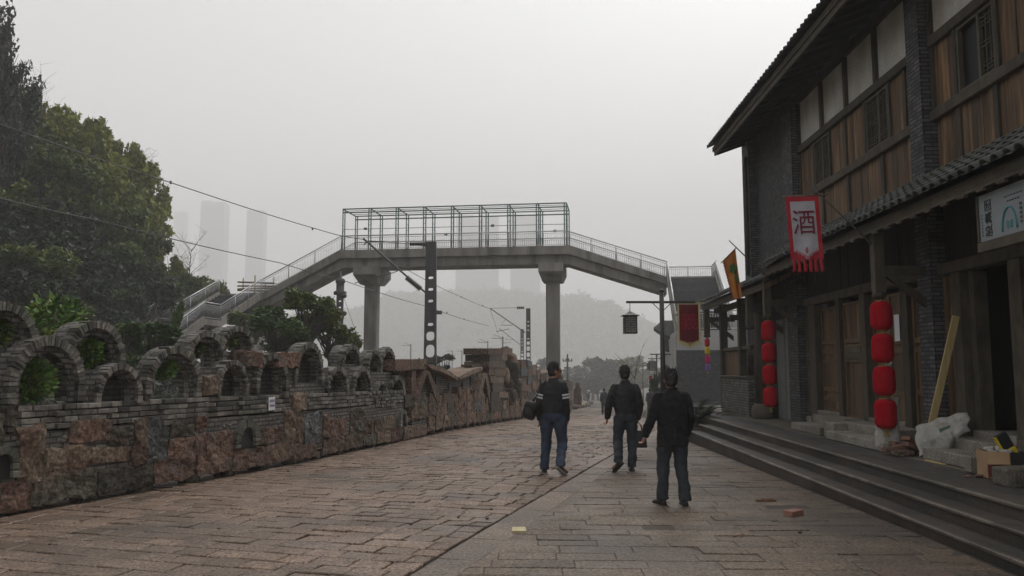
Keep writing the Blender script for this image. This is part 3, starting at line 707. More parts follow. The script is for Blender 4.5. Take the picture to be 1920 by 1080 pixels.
def wall_plants():
    def w(x, y, d, *a, **k):
        u, z = wp(x, y, d); small_plant(u, d, z, *a, **k)
    w(54, 722, .24, .33, 700, 'leaf_fresh', 'green weeds growing inside the large near brick arch', seed=1)
    w(158, 668, .45, .27, 420, 'leaf_fresh', 'yellow green shrub growing through the set-back arch second from left', seed=2)
    w(305, 692, .2, .22, 380, 'leaf_fresh', 'small weeds in the wide brick arch beside a round hole', seed=3)
    w(100, 610, 1.1, .45, 650, 'leaf_fresh', 'fern clump showing behind the wall between the first two upper arches', seed=4, size=.05)
    w(362, 655, .42, .2, 250, 'leaf_mid', 'dim weed tuft in the upper arch beside the stairs', seed=5)
    w(424, 640, .45, .2, 220, 'leaf_mid', 'small tuft in the highest small arch below the stairs', seed=6)
    w(-6, 628, .4, .2, 180, 'leaf_mid', 'weed tuft inside the cut-off arch at the left edge', seed=7)
wall_plants()
def notice():
    u, z = wp(508, 757, -.03)
    r = empty('paper_notice', WF(u, -.05, z - .1), 'white paper notice with purple lettering stuck on the masonry wall below an arch', 'notice')
    b = MB(WF); b.prism([(u - .1, -.055, z - .115), (u + .1, -.05, z - .11), (u + .1, -.045, z + .12), (u - .1, -.05, z + .115)], (0, .006, 0)); b.build('sheet', M['white'], r)
    c = MB(WF)
    for row, zz in enumerate((.055, -.03)):
        for k in range(4):
            x = u - .066 + k * .037
            for j in range(3): c.box(x, x + .026, -.060, -.056, z + zz + j * .013 - .018, z + zz + j * .013 - .011)
            c.box(x + .010, x + .015, -.0605, -.0562, z + zz - .02, z + zz + .022)
    c.build('lettering', M['purpleink'], r)
notice()

# ---------------------------------------------------------------- timber and brick building on the right
def building():
    root = empty('timber_building', BF(6.3, 14, .42), 'two storey timber and dark brick shop house with tiled eaves along the right', 'building')
    def one(name, m, *boxes, parent=None, bev=0):
        b = MB(BF)
        for q in boxes:
            if bev: b.bevbox(*q, bev)
            else: b.box(*q)
        return b.build(name, M[m] if isinstance(m, str) else m, parent or root)
    S = 6.3
    # brick: far bay, pillars
    one('brick_wall', 'brick_upper', (S + .02, S + .4, 19.46, 23.1, 2.95, 8.6), (S + .02, S + .4, 20.95, 23.1, .42, 2.95))
    one('brick_wall', 'brick_upper', (S + .4, 12, 22.8, 23.1, .42, 9.2))
    PT = [(12.43, 12.86), (18.72, 19.45), (22.45, 23.12), (6.1, 6.55)]
    for a, c in PT:
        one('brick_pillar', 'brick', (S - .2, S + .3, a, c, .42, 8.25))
    # inner volume, dark
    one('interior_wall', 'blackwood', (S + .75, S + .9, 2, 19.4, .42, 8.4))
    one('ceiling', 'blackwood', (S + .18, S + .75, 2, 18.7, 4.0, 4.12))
    # upper storey bays
    def planks(t0, t1, z0, z1, s=S, m='wood', name='plank_panel', w0=.13, w1=.24):
        b = MB(BF); t = t0
        while t < t1 - .01:
            w = min(rng.uniform(w0, w1), t1 - t)
            if t1 - t - w < .05: w = t1 - t
            ds = rng.uniform(0, .014); b.box(s + ds, s + .05, t + .002, t + w - .003, z0, z1); t += w
        return b.build(name, M[m], root)
    def window(t0, t1, z0, z1, openleft=False, n=6):
        fr = MB(BF); fr.box(S - .02, S + .06, t0, t0 + .05, z0, z1); fr.box(S - .02, S + .06, t1 - .05, t1, z0, z1); fr.box(S - .018, S + .06, t0 + .05, t1 - .05, z0, z0 + .05); fr.box(S - .018, S + .06, t0 + .05, t1 - .05, z1 - .05, z1)
        tm = t0 + (t1 - t0) * .42
        fr.box(S - .015, S + .05, tm - .025, tm + .025, z0 + .05, z1 - .05)
        f = fr.build('window', M['lattice'], root)
        lt = MB(BF)
        for a, c in (((t0 + .05, tm - .025),) if openleft else ((t0 + .05, tm - .025), (tm + .025, t1 - .05))):
            k = max(3, int((c - a) / .085))
            for i in range(1, k): x = a + (c - a) * i / k; lt.box(S + .012, S + .028, x - .007, x + .007, z0 + .05, z1 - .05)
            for frac in (.06, .12, .18, .24, .47, .53, .76, .82, .88, .94): z = z0 + (z1 - z0) * frac; lt.box(S + .010, S + .026, a, c, z - .007, z + .007)
        lt.build('lattice', M['lattice'], f)
        p = MB(BF); p.box(S + .052, S + .064, t0 + .05, t1 - .05, z0 + .05, z1 - .05); p.build('pane', M['glass'], f)
    def bay(t0, t1, mull, wins, lows, wide):
        one('beam', 'beam', (S - .07, S + .12, t0, t1, 6.72, 6.89), bev=.012); one('beam', 'beam', (S - .08, S + .12, t0, t1, 5.53, 5.70), bev=.012)
        one('beam', 'beam', (S - .05, S + .12, t0, t1, 7.93, 8.12), bev=.012); one('beam', 'beam', (S - .03, S + .1, t0, t1, 4.62, 4.74), bev=.012)
        ed = [t0] + mull + [t1]
        for a, c in zip(ed, ed[1:]):
            o = MB(BF); o.box(S + .015, S + .07, a + .05, c - .05, 6.892, 7.928, .5); o.build('plaster_panel', M['plaster'], root)
        for x in mull + [t0 + .035, t1 - .035]: one('post', 'beam', (S - .05, S + .1, x - .06 if x in mull else x - .035, x + .06 if x in mull else x + .035, 6.892, 7.928), bev=.008)
        cuts = sorted([t0] + [q for w in wins for q in w[:2]] + [t1])
        for a, c in zip(cuts[::2], cuts[1::2]):
            if c - a > .5:
                m_ = (a + c) / 2 + rng.uniform(-.1, .1)
                if c - a > 1.0:
                    planks(a + .08, m_ - .05, 5.703, 6.718); one('post', 'beam', (S - .03, S + .09, m_ - .05, m_ + .05, 5.702, 6.719), bev=.008); planks(m_ + .05, c - .08, 5.703, 6.718)
                else: planks(a + .08, c - .08, 5.703, 6.718)
            elif c - a > .17: planks(a + .08, c - .08, 5.703, 6.718)
            for x in (a, c): one('post', 'beam', (S - .035, S + .09, x + (0 if x == a else -.08), x + (.08 if x == a else 0), 5.702, 6.719), bev=.008)
        for w in wins: window(w[0], w[1], 5.705, 6.715, *w[2:])
        ed = [t0] + lows + [t1]
        for a, c in zip(ed, ed[1:]): planks(a + .05, c - .05, 4.742, 5.528)
        for x in lows: one('post', 'beam', (S - .035, S + .09, x - .055, x + .055, 4.741, 5.529), bev=.008)
    bay(12.86, 18.72, [14.43, 15.84, 17.2], [(13.99, 14.94), (16.85, 17.74)], [14.3, 15.9, 17.3], 0)
    bay(6.55, 12.43, [8.1, 9.6, 11.05], [(10.69, 11.67, True), (8.0, 8.95, True)], [7.6, 9.3, 10.75, 11.7], 0)
    # upper roof
    def roofslope(name, s0, z0, s1, z1, t0, t1, th, m):
        b = MB(BF); b.hexa([(s0, t0, z0), (s1, t0, z1), (s1, t1, z1), (s0, t1, z0), (s0, t0, z0 + th), (s1, t0, z1 + th), (s1, t1, z1 + th), (s0, t1, z0 + th)], .5); return b.build(name, M[m], root)
    def tiles(parent, s0, z0, s1, z1, t0, t1, pitch=.21, rr=.075, seglen=.24, lift=.0):
        L = math.hypot(s1 - s0, z1 - z0); ds, dz = (s1 - s0) / L, (z1 - z0) / L; ns, nz = -dz, ds
        b = MB(BF); t = t0 + pitch / 2; K = int(L / seglen)
        while t < t1:
            j = rng.uniform(-.012, .012)
            for k in range(K):
                a = k * seglen; c = a + seglen * 1.12; r = rng.random()
                tj = t + j + rng.uniform(-.006, .006); e = rng.uniform(-.02, .0) if k == 0 else 0
                rings = []
                for q, lo, rad in ((a + e, .022, rr * 1.06), (c, .0, rr * .92)):
                    for th_ in (0, .018):
                        rings.append([(s0 + ds * q + ns * (lo + lift + (rad - th_) * math.sin(x) * .85), tj + (rad - th_) * math.cos(x), z0 + dz * q + nz * (lo + lift + (rad - th_) * math.sin(x) * .85)) for x in [math.pi * i / 6 for i in range(7)]])
                o0, i0, o1, i1 = rings
                ids = [b.pts(x) for x in (o0, i0, o1, i1)]
                for i in range(6):
                    b.face((ids[0] + i, ids[0] + i + 1, ids[2] + i + 1, ids[2] + i), r, 0, True); b.face((ids[0] + i, ids[1] + i, ids[1] + i + 1, ids[0] + i + 1), r)
                    b.face((ids[1] + i, ids[3] + i, ids[3] + i + 1, ids[1] + i + 1), r, 0, True)
                # pan tile between the ridges
                pc = t + pitch / 2; w = pitch * .42
                pa = [(s0 + ds * q + ns * (o_ + lift), pc + x, z0 + dz * q + nz * (o_ + lift)) for q, o_, x in ((a - .03 + e, .028, -w), (a - .03 + e, .012, 0), (a - .03 + e, .028, w), (c, .004, w), (c, -.008, 0), (c, .004, -w))]
                n = b.pts(pa); r = rng.random()
                b.face((n, n + 1, n + 4, n + 5), r); b.face((n + 1, n + 2, n + 3, n + 4), r)
            t += pitch
        return b.build('tiles', M['tile'], parent)
    ro = roofslope('roof', 5.22, 7.98, 11.5, 11.3, 2, 22.9, .05, 'blackwood')
    tiles(ro, 5.1, 8.07, 6.6, 8.863, 2, 22.95)
    b = MB(BF); b.bevbox(5.235, 5.285, 2, 22.85, 7.80, 7.975, .006, .5); b.bevbox(5.20, 5.232, 2, 22.9, 7.92, 8.06, .006, .6); b.build('fascia', M['fascia'], ro)
    b = MB(BF)
    for k in range(44): t = 2.3 + k * .475; b.hexa([(5.30, t, 7.80), (6.3, t, 8.16), (6.3, t + .08, 8.16), (5.30, t + .08, 7.80), (5.30, t, 7.90), (6.3, t, 8.30), (6.3, t + .08, 8.30), (5.30, t + .08, 7.90)], rng.random())
    b.build('rafters', M['blackwood'], ro)
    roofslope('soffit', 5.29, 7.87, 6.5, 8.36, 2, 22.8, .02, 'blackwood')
    # downpipe at the far corner
    b = MB(BF); b.tube([(6.06, 22.62, 7.7), (6.05, 22.64, 7.45), (6.05, 22.64, 4.3)], .05, 8); b.build('downpipe', M['darksteel'], root)
    # lower roof
    lo = roofslope('lower_roof', 5.28, 3.93, 6.3, 4.60, 3, 18.45, .05, 'blackwood')
    tiles(lo, 5.17, 3.95, 6.24, 4.655, 3, 18.45, pitch=.23, rr=.078, lift=.04)
    one('flashing', 'flash', (6.16, 6.32, 3, 12.42, 4.645, 4.70), (6.16, 6.32, 12.87, 18.7, 4.645, 4.70), parent=lo)
    b = MB(BF); b.bevbox(5.255, 5.305, 3, 18.4, 3.80, 3.955, .006, .5); b.bevbox(5.228, 5.252, 3, 18.42, 3.78, 3.805, .004, .9); t = 3
    while t < 18.3: b.box(5.222, 5.262, t, t + .16, 3.748, 3.782); t += .42
    b.build('fascia', M['fascia'], lo)
    # porch roof
    po = roofslope('porch_roof', 5.30, 3.62, 6.7, 4.28, 18.47, 25.3, .05, 'blackwood')
    tiles(po, 5.20, 3.66, 6.6, 4.315, 18.5, 25.35, pitch=.23, rr=.075, lift=.035)
    b = MB(BF); b.bevbox(5.285, 5.335, 18.47, 25.25, 3.50, 3.665, .006, .5); b.build('fascia', M['fascia'], po)
    b = MB(BF); b.hexa([(5.34, 18.46, 3.52), (6.7, 18.46, 4.16), (6.7, 18.50, 4.16), (5.34, 18.50, 3.52), (5.34, 18.46, 3.64), (6.7, 18.46, 4.28), (6.7, 18.50, 4.28), (5.34, 18.50, 3.64)], .5); b.build('barge_board', M['wood'], po)
    # ground floor
    S2 = S
    def gpanel(t0, t1, zs, name='wall_panel', s=S2):
        """framed timber panel: rails with boards between; zs are rail heights"""
        b = MB(BF)
        b.box(s - .02, s + .04, t0, t0 + .07, zs[0], zs[-1]); b.box(s - .02, s + .04, t1 - .07, t1, zs[0], zs[-1])
        for z in zs: b.box(s - .018, s + .04, t0 + .07, t1 - .07, max(zs[0], z - .045), min(zs[-1], z + .045))
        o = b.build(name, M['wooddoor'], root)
        p = MB(BF)
        for a, c in zip(zs, zs[1:]):
            t = t0 + .07
            while t < t1 - .075:
                w = min(rng.uniform(.13, .22), t1 - .07 - t); p.box(s + .008 + rng.uniform(0, .006), s + .03, t + .001, t + w - .002, a + .045, c - .045); t += w
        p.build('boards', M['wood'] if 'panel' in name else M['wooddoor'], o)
        return o
    def handle(door, t, z, s=S2):
        b = MB(BF); b.tube([(s - .03, t, z + .06), (s - .06, t, z + .05), (s - .06, t - .02, z - .07)], .012, 6); b.ell((s - .03, t, z + .06), (.02, .035, .035)); b.build('handle', M['steel'], door)
    def gpost(t0, t1, z0=.46, z1=3.1, s=S2): one('post', 'beam', (s - .09, s + .1, t0, t1, z0, z1), bev=.015)
    gpanel(18.36, 18.7, [.72, 1.55, 2.0, 3.0]); gpost(17.92, 18.34)
    d = gpanel(16.68, 17.88, [.80, 1.05, 1.25, 1.85, 2.05, 2.25, 3.0], 'door', S2 + .06); handle(d, 16.76, 1.75, S2 + .06)
    gpost(16.47, 16.66)
    gpanel(15.47, 16.45, [.72, 1.86, 2.12, 2.24, 3.0])
    one('wood_patch', 'fascia', (S - .04, S - .018, 15.5, 16.35, 1.88, 2.0), (S - .043, S - .019, 15.58, 16.36, 2.003, 2.12))
    gpost(15.22, 15.45)
    d = gpanel(14.5, 15.18, [.80, 1.25, 1.9, 2.05, 3.0], 'door', S2 + .05); handle(d, 14.58, 1.72, S2 + .05)
    d = gpanel(13.76, 14.48, [.80, 1.25, 2.0, 2.15, 3.0], 'door', S2 + .04); handle(d, 14.42, 1.72, S2 + .04)
    gpost(13.5, 13.74); gpanel(12.88, 13.48, [.72, 1.3, 2.0, 2.15, 3.0])
    gpanel(12.08, 12.42, [.72, 1.9, 2.1, 3.1]); gpost(11.82, 12.06)
    gpost(10.35, 10.62); gpost(11.66, 11.8, s=S2 + .12)
    d = gpanel(10.7, 11.6, [.80, 1.7, 1.95, 2.3, 3.05], 'door', S2 + .52); d.data.materials[0] = M['blackwood']  # the doorway recess's shade put into the door's colour
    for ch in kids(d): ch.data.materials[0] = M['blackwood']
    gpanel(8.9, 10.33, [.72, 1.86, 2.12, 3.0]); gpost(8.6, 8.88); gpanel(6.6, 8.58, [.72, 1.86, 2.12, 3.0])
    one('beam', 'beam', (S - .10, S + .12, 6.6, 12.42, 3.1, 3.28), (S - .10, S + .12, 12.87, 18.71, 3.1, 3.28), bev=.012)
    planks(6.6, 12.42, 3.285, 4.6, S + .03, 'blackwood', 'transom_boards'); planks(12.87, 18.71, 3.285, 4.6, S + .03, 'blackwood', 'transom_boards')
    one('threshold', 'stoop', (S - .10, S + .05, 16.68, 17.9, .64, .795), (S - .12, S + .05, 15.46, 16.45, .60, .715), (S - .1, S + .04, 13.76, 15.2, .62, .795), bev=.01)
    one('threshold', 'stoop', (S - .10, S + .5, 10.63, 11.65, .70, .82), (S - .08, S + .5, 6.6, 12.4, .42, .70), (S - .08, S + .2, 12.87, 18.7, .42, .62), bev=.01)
    # stoops: worn stone blocks
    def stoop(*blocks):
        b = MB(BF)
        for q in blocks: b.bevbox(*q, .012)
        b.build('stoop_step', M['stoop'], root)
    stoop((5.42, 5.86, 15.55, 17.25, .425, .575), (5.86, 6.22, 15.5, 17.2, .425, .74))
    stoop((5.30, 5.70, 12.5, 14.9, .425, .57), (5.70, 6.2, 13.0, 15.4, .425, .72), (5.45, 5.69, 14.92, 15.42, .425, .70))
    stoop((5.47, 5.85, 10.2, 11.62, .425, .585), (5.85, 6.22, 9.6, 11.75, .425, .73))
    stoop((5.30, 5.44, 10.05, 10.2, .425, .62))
    # grey door bay, round column, parapet, porch posts
    one('grey_door', 'doorgrey', (S + .0, S + .05, 19.47, 20.3, .43, 2.93), (S - .03, S + .06, 20.32, 20.93, .43, 2.93))
    b = MB(BF); b.tube([(5.86, 20.95, .80), (5.86, 20.95, 3.75)], .165, 16, r=.5); b.build('column', M['beam'], root)
    b = MB(BF); b.lathe((*BF(5.86, 20.95, .42)[:2], .42), [(.24, 0), (.26, .06), (.27, .2), (.24, .33), (.19, .38)], 16); b.xf = ID; b2 = MB(); b2.lathe(BF(5.86, 20.95, .42), [(.24, 0), (.26, .06), (.27, .2), (.24, .33), (.19, .38)], 16); b2.build('column_base', M['pavement'], root)
    for t in (24.35, 22.2): one('post', 'beam', (5.62, 5.82, t - .1, t + .1, 1.48 if t < 24 else .43, 3.62), bev=.015)
    one('parapet', 'brickold', (5.60, 5.84, 21.25, 24.24, .43, 1.44)); one('parapet_cap', 'pavement', (5.56, 5.88, 21.25, 24.24, 1.442, 1.50), bev=.01)
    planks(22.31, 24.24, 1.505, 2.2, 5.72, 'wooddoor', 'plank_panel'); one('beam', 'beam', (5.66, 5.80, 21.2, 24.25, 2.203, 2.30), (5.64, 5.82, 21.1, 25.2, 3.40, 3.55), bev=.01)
    one('beam', 'beam', (5.35, 6.28, 21.9, 22.02, 3.0, 3.15), bev=.01)
    # hanging posts under the eaves, with their ties and braces
    for t, z0, z1 in ((12.62, 2.78, 3.80), (18.62, 2.85, 3.78), (20.15, 2.66, 3.52), (25.1, 2.66, 3.52)):
        b = MB(BF); b.bevbox(5.31, 5.47, t - .08, t + .08, z0 + .08, z1, .012)
        o = b.build('hanging_post', M['beam'], root)
        b = MB(); b.lathe(BF(5.39, t, z0), [(.02, -.02), (.09, .0), (.115, .04), (.09, .085), (.075, .1)], 10); b.build('turned_end', M['beam'], o)
        b = MB(BF); b.box(5.471, 6.25, t - .05, t + .05, 3.14, 3.28); b.build('tie_beam', M['beam'], o)
        b = MB(BF); b.prism([(6.2, t - .045, 2.55), (6.2, t - .045, 2.70), (5.6, t - .045, 3.138), (5.47, t - .045, 3.138)], (0, .09, 0)); b.build('brace', M['beam'], o)
building()
def text_mesh(name, body, size, origin, ex, ey, mat, parent, extrude=.003, width=None):
    """lettering as real geometry: a font curve laid in the plane ex, ey"""
    cu = bpy.data.curves.new(name, 'FONT'); cu.body = body; cu.size = size; cu.extrude = extrude; cu.align_x = 'CENTER'; cu.align_y = 'CENTER'; cu.resolution_u = 3
    t = bpy.data.objects.new(name + '_curve', cu); COL.objects.link(t)
    dg = bpy.context.evaluated_depsgraph_get(); dg.update()
    me = bpy.data.meshes.new_from_object(t.evaluated_get(dg)); bpy.data.objects.remove(t)
    ex = Vector(ex).normalized(); ey = Vector(ey).normalized(); ez = ex.cross(ey)
    off = Vector(WL[parent.name]); origin = Vector(origin)
    for v in me.vertices:
        v.co = origin + ex * (v.co.x * (width or 1)) + ey * v.co.y + ez * v.co.z - off
    me.materials.clear(); me.materials.append(mat)
    o = bpy.data.objects.new(name, me); COL.objects.link(o); o.parent = parent; WL[o.name] = WL[parent.name]
    return o
def signboard():
    s = 5.36
    r = empty('signboard', BF(s, 8.5, 3.1), 'pale sign panel with sideways black characters and a teal arch hung under the lower eave', 'sign')
    b = MB(BF); b.box(s, s + .03, 6.8, 9.66, 3.19, 3.745, .5); b.build('panel', M['sign_shaded'], r)
    b = MB(BF); b.bevbox(s - .02, s + .05, 6.7, 9.70, 3.06, 3.185, .01, .5); b.bevbox(s - .015, s + .045, 9.665, 9.70, 3.19, 3.75, .006, .5); b.build('frame', M['fascia'], r)
    exv = Vector(BF(0, -1, 0)); up = Vector((0, 0, 1))
    for ch, z in (('团', 3.60), ('集', 3.45), ('股', 3.295)):
        text_mesh('lettering', ch, .15, BF(s - .004, 9.46, z), up, -exv, M['black'], r, .003)
    c = MB(BF); P = [(s - .006, 9.06 + .14 * math.cos(math.pi * i / 14), 3.24 + .26 * math.sin(math.pi * i / 14)) for i in range(15)]; c.tube(P, .011, 6)
    for k in range(2):
        for j in range(3): c.box(s - .006, s - .001, 9.0 + k * .07, 9.05 + k * .07, 3.27 + j * .025, 3.285 + j * .025)
        c.box(s - .0065, s - .0012, 9.02 + k * .07, 9.03 + k * .07, 3.26, 3.35)
    c.build('arch_emblem', M['teal'], r)
    c = MB(BF)
    for k in range(5): c.box(s - .006, s - .001, 9.06 - k * .05, 9.09 - k * .05, 3.56, 3.575)
    for k in range(6): c.box(s - .006, s - .001, 9.10 - k * .06, 9.135 - k * .06, 3.62, 3.632)
    for k in range(7): c.box(s - .006, s - .001, 9.595, 9.61, 3.25 + k * .04, 3.27 + k * .04)
    for k in range(5): c.box(s - .006, s - .001, 8.82, 8.86, 3.28 + k * .05, 3.31 + k * .05)
    c = c.build('small_print', M['darksteel'], r); c['kind'] = 'stuff'
signboard()
def paper():
    r = MB(BF); r.box(6.288, 6.294, 13.98, 14.17, 2.16, 2.62, .5); tag(r.build('paper_notice', M['white']), 'tall blank white paper sheet stuck on the dark shop door', 'notice')
paper()
# ---------------------------------------------------------------- lantern strings
def lantern_string(top, cols, h, w, label, group):
    ro = empty('lantern_string', (top[0], top[1], top[2] - 4 * h * 1.08 - .3), label, 'lanterns', group)
    x, y, z = top
    b = MB(); b.tube([(x, y, z + .12), (x, y, z - 4 * h * 1.1)], .006, 6); b.build('cord', M['gold'], ro)
    for k in range(4):
        c = z - h * (.55 + k * 1.1); n = 48; rings = []
        b = MB()
        for i in range(17):
            a = -1 + 2 * i / 16; q = (1 - abs(a) ** 5) ** (1 / 3) if abs(a) < 1 else 0
            rr = max(w * .5 * q, w * .24)
            rings.append([(x + rr * (1 + .02 * math.cos(j * math.pi / 1.5)) * math.cos(2 * math.pi * j / n), y + rr * (1 + .02 * math.cos(j * math.pi / 1.5)) * math.sin(2 * math.pi * j / n), c + a * h * .5) for j in range(n)])
        b.loft(rings); o = b.build('lantern', M[cols[k]], ro)
        for sg in (-1, 1):
            b = MB(); b.lathe((x, y, c + sg * h * .5 - .012), [(w * .24, 0), (w * .27, .006), (w * .27, .02), (w * .2, .026)], 14); b.build('collar', M['goldtrim'], o)
    b = MB()
    for j in range(10):
        a = 2 * math.pi * j / 10; b.tube([(x + .02 * math.cos(a), y + .02 * math.sin(a), z - 4.4 * h + .02), (x + .035 * math.cos(a), y + .035 * math.sin(a), z - 4.4 * h - h * .22)], .004, 5)
    b.build('tassel', M['gold'], ro)
lantern_string(BF(5.39, 12.58, 2.75), ['lantern'] * 4, .455, .315, 'string of four red drum lanterns hanging nearest, above the cement sacks', 'lantern strings under the eaves')
lantern_string(BF(5.39, 18.58, 2.80), ['lantern'] * 4, .455, .315, 'string of four red drum lanterns hanging in front of the round column', 'lantern strings under the eaves')
lantern_string(BF(5.39, 25.1, 2.63), ['redpaper', 'yellow', 'magenta', 'purple'], .235, .165, 'small string of red, yellow, pink and violet lanterns at the porch end', 'lantern strings under the eaves')
# ---------------------------------------------------------------- flags and banners
def cloth(P, nu, nv, wave=.0, seed=0, th=.004):
    """P(u,v) -> point; returns builder of a two-sided sheet with folds"""
    b = MB(); ids = {}
    for side in (0, 1):
        for i in range(nu + 1):
            for j in range(nv + 1):
                p, n = P(i / nu, j / nv); w = wave * math.sin(i / nu * 9 + j / nv * 2 + seed) * (.3 + j / nv)
                ids[side, i, j] = b.pts([tuple(Vector(p) + Vector(n) * (w + side * th))])
    return b, ids
def cloth_faces(b, ids, nu, nv, mfun, keep=lambda u, v: True):
    for i in range(nu):
        for j in range(nv):
            u, v = (i + .5) / nu, (j + .5) / nv
            if keep(u, v):
                m = mfun(u, v)
                b.face((ids[0, i, j], ids[0, i + 1, j], ids[0, i + 1, j + 1], ids[0, i, j + 1]), .5, m, True)
                b.face((ids[1, i, j + 1], ids[1, i + 1, j + 1], ids[1, i + 1, j], ids[1, i, j]), .5, m, True)
def wine_flag():
    tp = 13.05
    tl = Vector(at(1472, 370, BF(4.2, tp, 0)[1])); w = .535; h = 1.03
    base = Vector(BF(5.31, 12.6, 3.62)); tip = at(1509, 338, BF(4.4, 13.25, 0)[1])
    r = empty('wine_flag', base, 'hanging red bordered white banner with a dark red brushed 酒 character on a slanting pole', 'flag', None)
    b = MB(); b.tube([base, base.lerp(tip, .5), tip], [.016, .014, .009], 8); b.build('pole', M['barkm'], r)
    ex = Vector((1, -.03, .03)).normalized(); dn = Vector((.055, 0, -1)).normalized(); n = ex.cross(dn).normalized()
    if n.y > 0: n = -n
    b = MB(); b.tube([tl - ex * .05 + Vector((0, 0, .015)), tl + ex * (w + .15) + Vector((0, 0, .02))], .011, 8); b.build('crossbar', M['brickred'], r)
    nu, nv = 24, 40
    def P(u, v): return tl + ex * (u * w) + dn * (v * h), n
    b, ids = cloth(P, nu, nv, .010, 1)
    def mf(u, v):
        inner = .13 < u < .87 and .065 < v
        tri = v < .86 + .14 * (1 - abs(u - .5) / .37)
        return 1 if inner and tri else 0
    cloth_faces(b, ids, nu, nv, mf); b.build('cloth', [M['bannerred'], M['bannerwhite']], r)
    b = MB()
    for k in range(6):
        x = .04 + k * .165; w2 = .10
        q = []
        for a in range(7):
            v = 1 + .205 * a / 6; sw = .012 * math.sin(k * 2.1 + a * .7)
            q.append([tl + ex * ((x + dx) * w) + dn * (v * h) + n * (sw + dz) for dx, dz in ((0, 0), (w2, 0), (w2, .004), (0, .004))])
        b.loft([[tuple(e) for e in z] for z in q])
    b.build('fringe', M['bannerred'], r)
    text_mesh('lettering', '酒', .44, tl + ex * (w * .49) + dn * (h * .44) + n * .024, ex, -dn, M['ink'], r, .002, .88)
    b = MB()
    for k in range(9):
        u = .2 + k * .075; v = .875 + .10 * (1 - abs(u - .5) / .3)
        c = tl + ex * (u * w) + dn * (v * h) + n * .02; b.ell(c, (.02, .004, .028), seg=6, rows=4)
    b.ell(tl + ex * (.5 * w) + dn * (.86 * h) + n * .02, (.026, .004, .055), seg=6, rows=4)
    b.build('embroidery', M['pink'], r)
wine_flag()
def orange_flag():
    Y = 18.1
    base = Vector(BF(5.31, 18.2, 3.72)); tip = at(1367, 451, Y + .6); a = at(1379, 466, Y + .45); c = at(1354, 491, Y + .4)
    r = empty('orange_flag', base, 'orange pennant with a torn red edge and green print drooping from a slanting pole', 'flag')
    b = MB(); b.tube([base, base.lerp(tip, .5), tip], [.02, .016, .012], 8); b.build('pole', M['barkm'], r)
    b = MB(); b.tube([a + (a - c) * .08, c + (c - a) * .08], .012, 6); b.build('crossbar', M['barkm'], r)
    e = at(1391, 558, Y + .3); d = at(1376, 561, Y + .3); n = Vector((.25, -1, 0)).normalized()
    nu, nv = 16, 40
    def P(u, v):
        L = c.lerp(d, v) + (a - c) * (-.04 * math.sin(v * math.pi)); Rr = a.lerp(e, v)
        return L.lerp(Rr, u), n
    b, ids = cloth(P, nu, nv, .03, 2)
    def mf(u, v): return 1 if u < .10 or v < .03 else 0
    cloth_faces(b, ids, nu, nv, mf, lambda u, v: u > .065 or int(v * 40) % 3 != 0); b.build('cloth', [M['orange'], M['flagred']], r)
    b = MB()
    for u, v, s in ((.66, .26, .05), (.55, .34, .06), (.72, .42, .045), (.7, .55, .055), (.8, .62, .04)):
        p = P(u, v)[0] + n * .034
        for k in range(3): b.ell(p + Vector((rng.uniform(-.05, .05), 0, rng.uniform(-.06, .06))), (s * .7, .006, s), seg=7, rows=4)
    b.build('print', M['flaggreen'], r)
orange_flag()
# ---------------------------------------------------------------- street lamps
def lantern_head(b_body, b_roof, x, y, z, s):
    """z: hook height; a square paper lantern under a flared hip roof"""
    b_roof.tube([(x, y, z), (x, y, z - .30 * s)], .012 * s, 6)
    prof = [(.02, -.28), (.05, -.30), (.10, -.34), (.20, -.395), (.285, -.42), (.285, -.445), (.19, -.45)]
    rings = [[(x + q * s * a, y + q * s * c, z + zz * s) for a, c in ((-1, -1), (1, -1), (1, 1), (-1, 1))] for q, zz in prof]
    b_roof.loft(rings, s=False)
    h = .20 * s; z0, z1 = z - 1.0 * s, z - .45 * s
    b_roof.box(x - h * 1.12, x + h * 1.12, y - h * 1.12, y + h * 1.12, z0 - .05 * s, z0); b_roof.box(x - h * 1.05, x + h * 1.05, y - h * 1.05, y + h * 1.05, z1 - .03 * s, z1 - .001)
    for a in (-1, 1):
        for c in (-1, 1): b_roof.box(x + a * h - .018 * s, x + a * h + .018 * s, y + c * h - .018 * s, y + c * h + .018 * s, z0, z1 - .03 * s)
    for ax in (0, 1):
        for sg in (-1, 1):
            def bar(u0, u1, w0, w1):
                f = sg * h
                if ax == 0: b_roof.box(x + u0 * h, x + u1 * h, y + f - .008 * s, y + f + .008 * s, z0 + w0 * (z1 - z0), z0 + w1 * (z1 - z0))
                else: b_roof.box(x + f - .008 * s, x + f + .008 * s, y + u0 * h, y + u1 * h, z0 + w0 * (z1 - z0), z0 + w1 * (z1 - z0))
            for u in (-.06, .0): bar(u, u + .06, .03, .93)
            for u in (-.62, -.34, .28, .56): bar(u, u + .06, .12, .42); bar(u, u + .06, .55, .85)
            for w in (.12, .27, .42, .55, .70, .85): bar(-.85, -.25, w - .018, w + .018); bar(.25, .85, w - .018, w + .018)
            for w in (.40, .52): bar(-.28, .28, w - .018, w + .018)
    b_body.box(x - h * .93, x + h * .93, y - h * .93, y + h * .93, z0 + .002, z1 - .032 * s, .5)
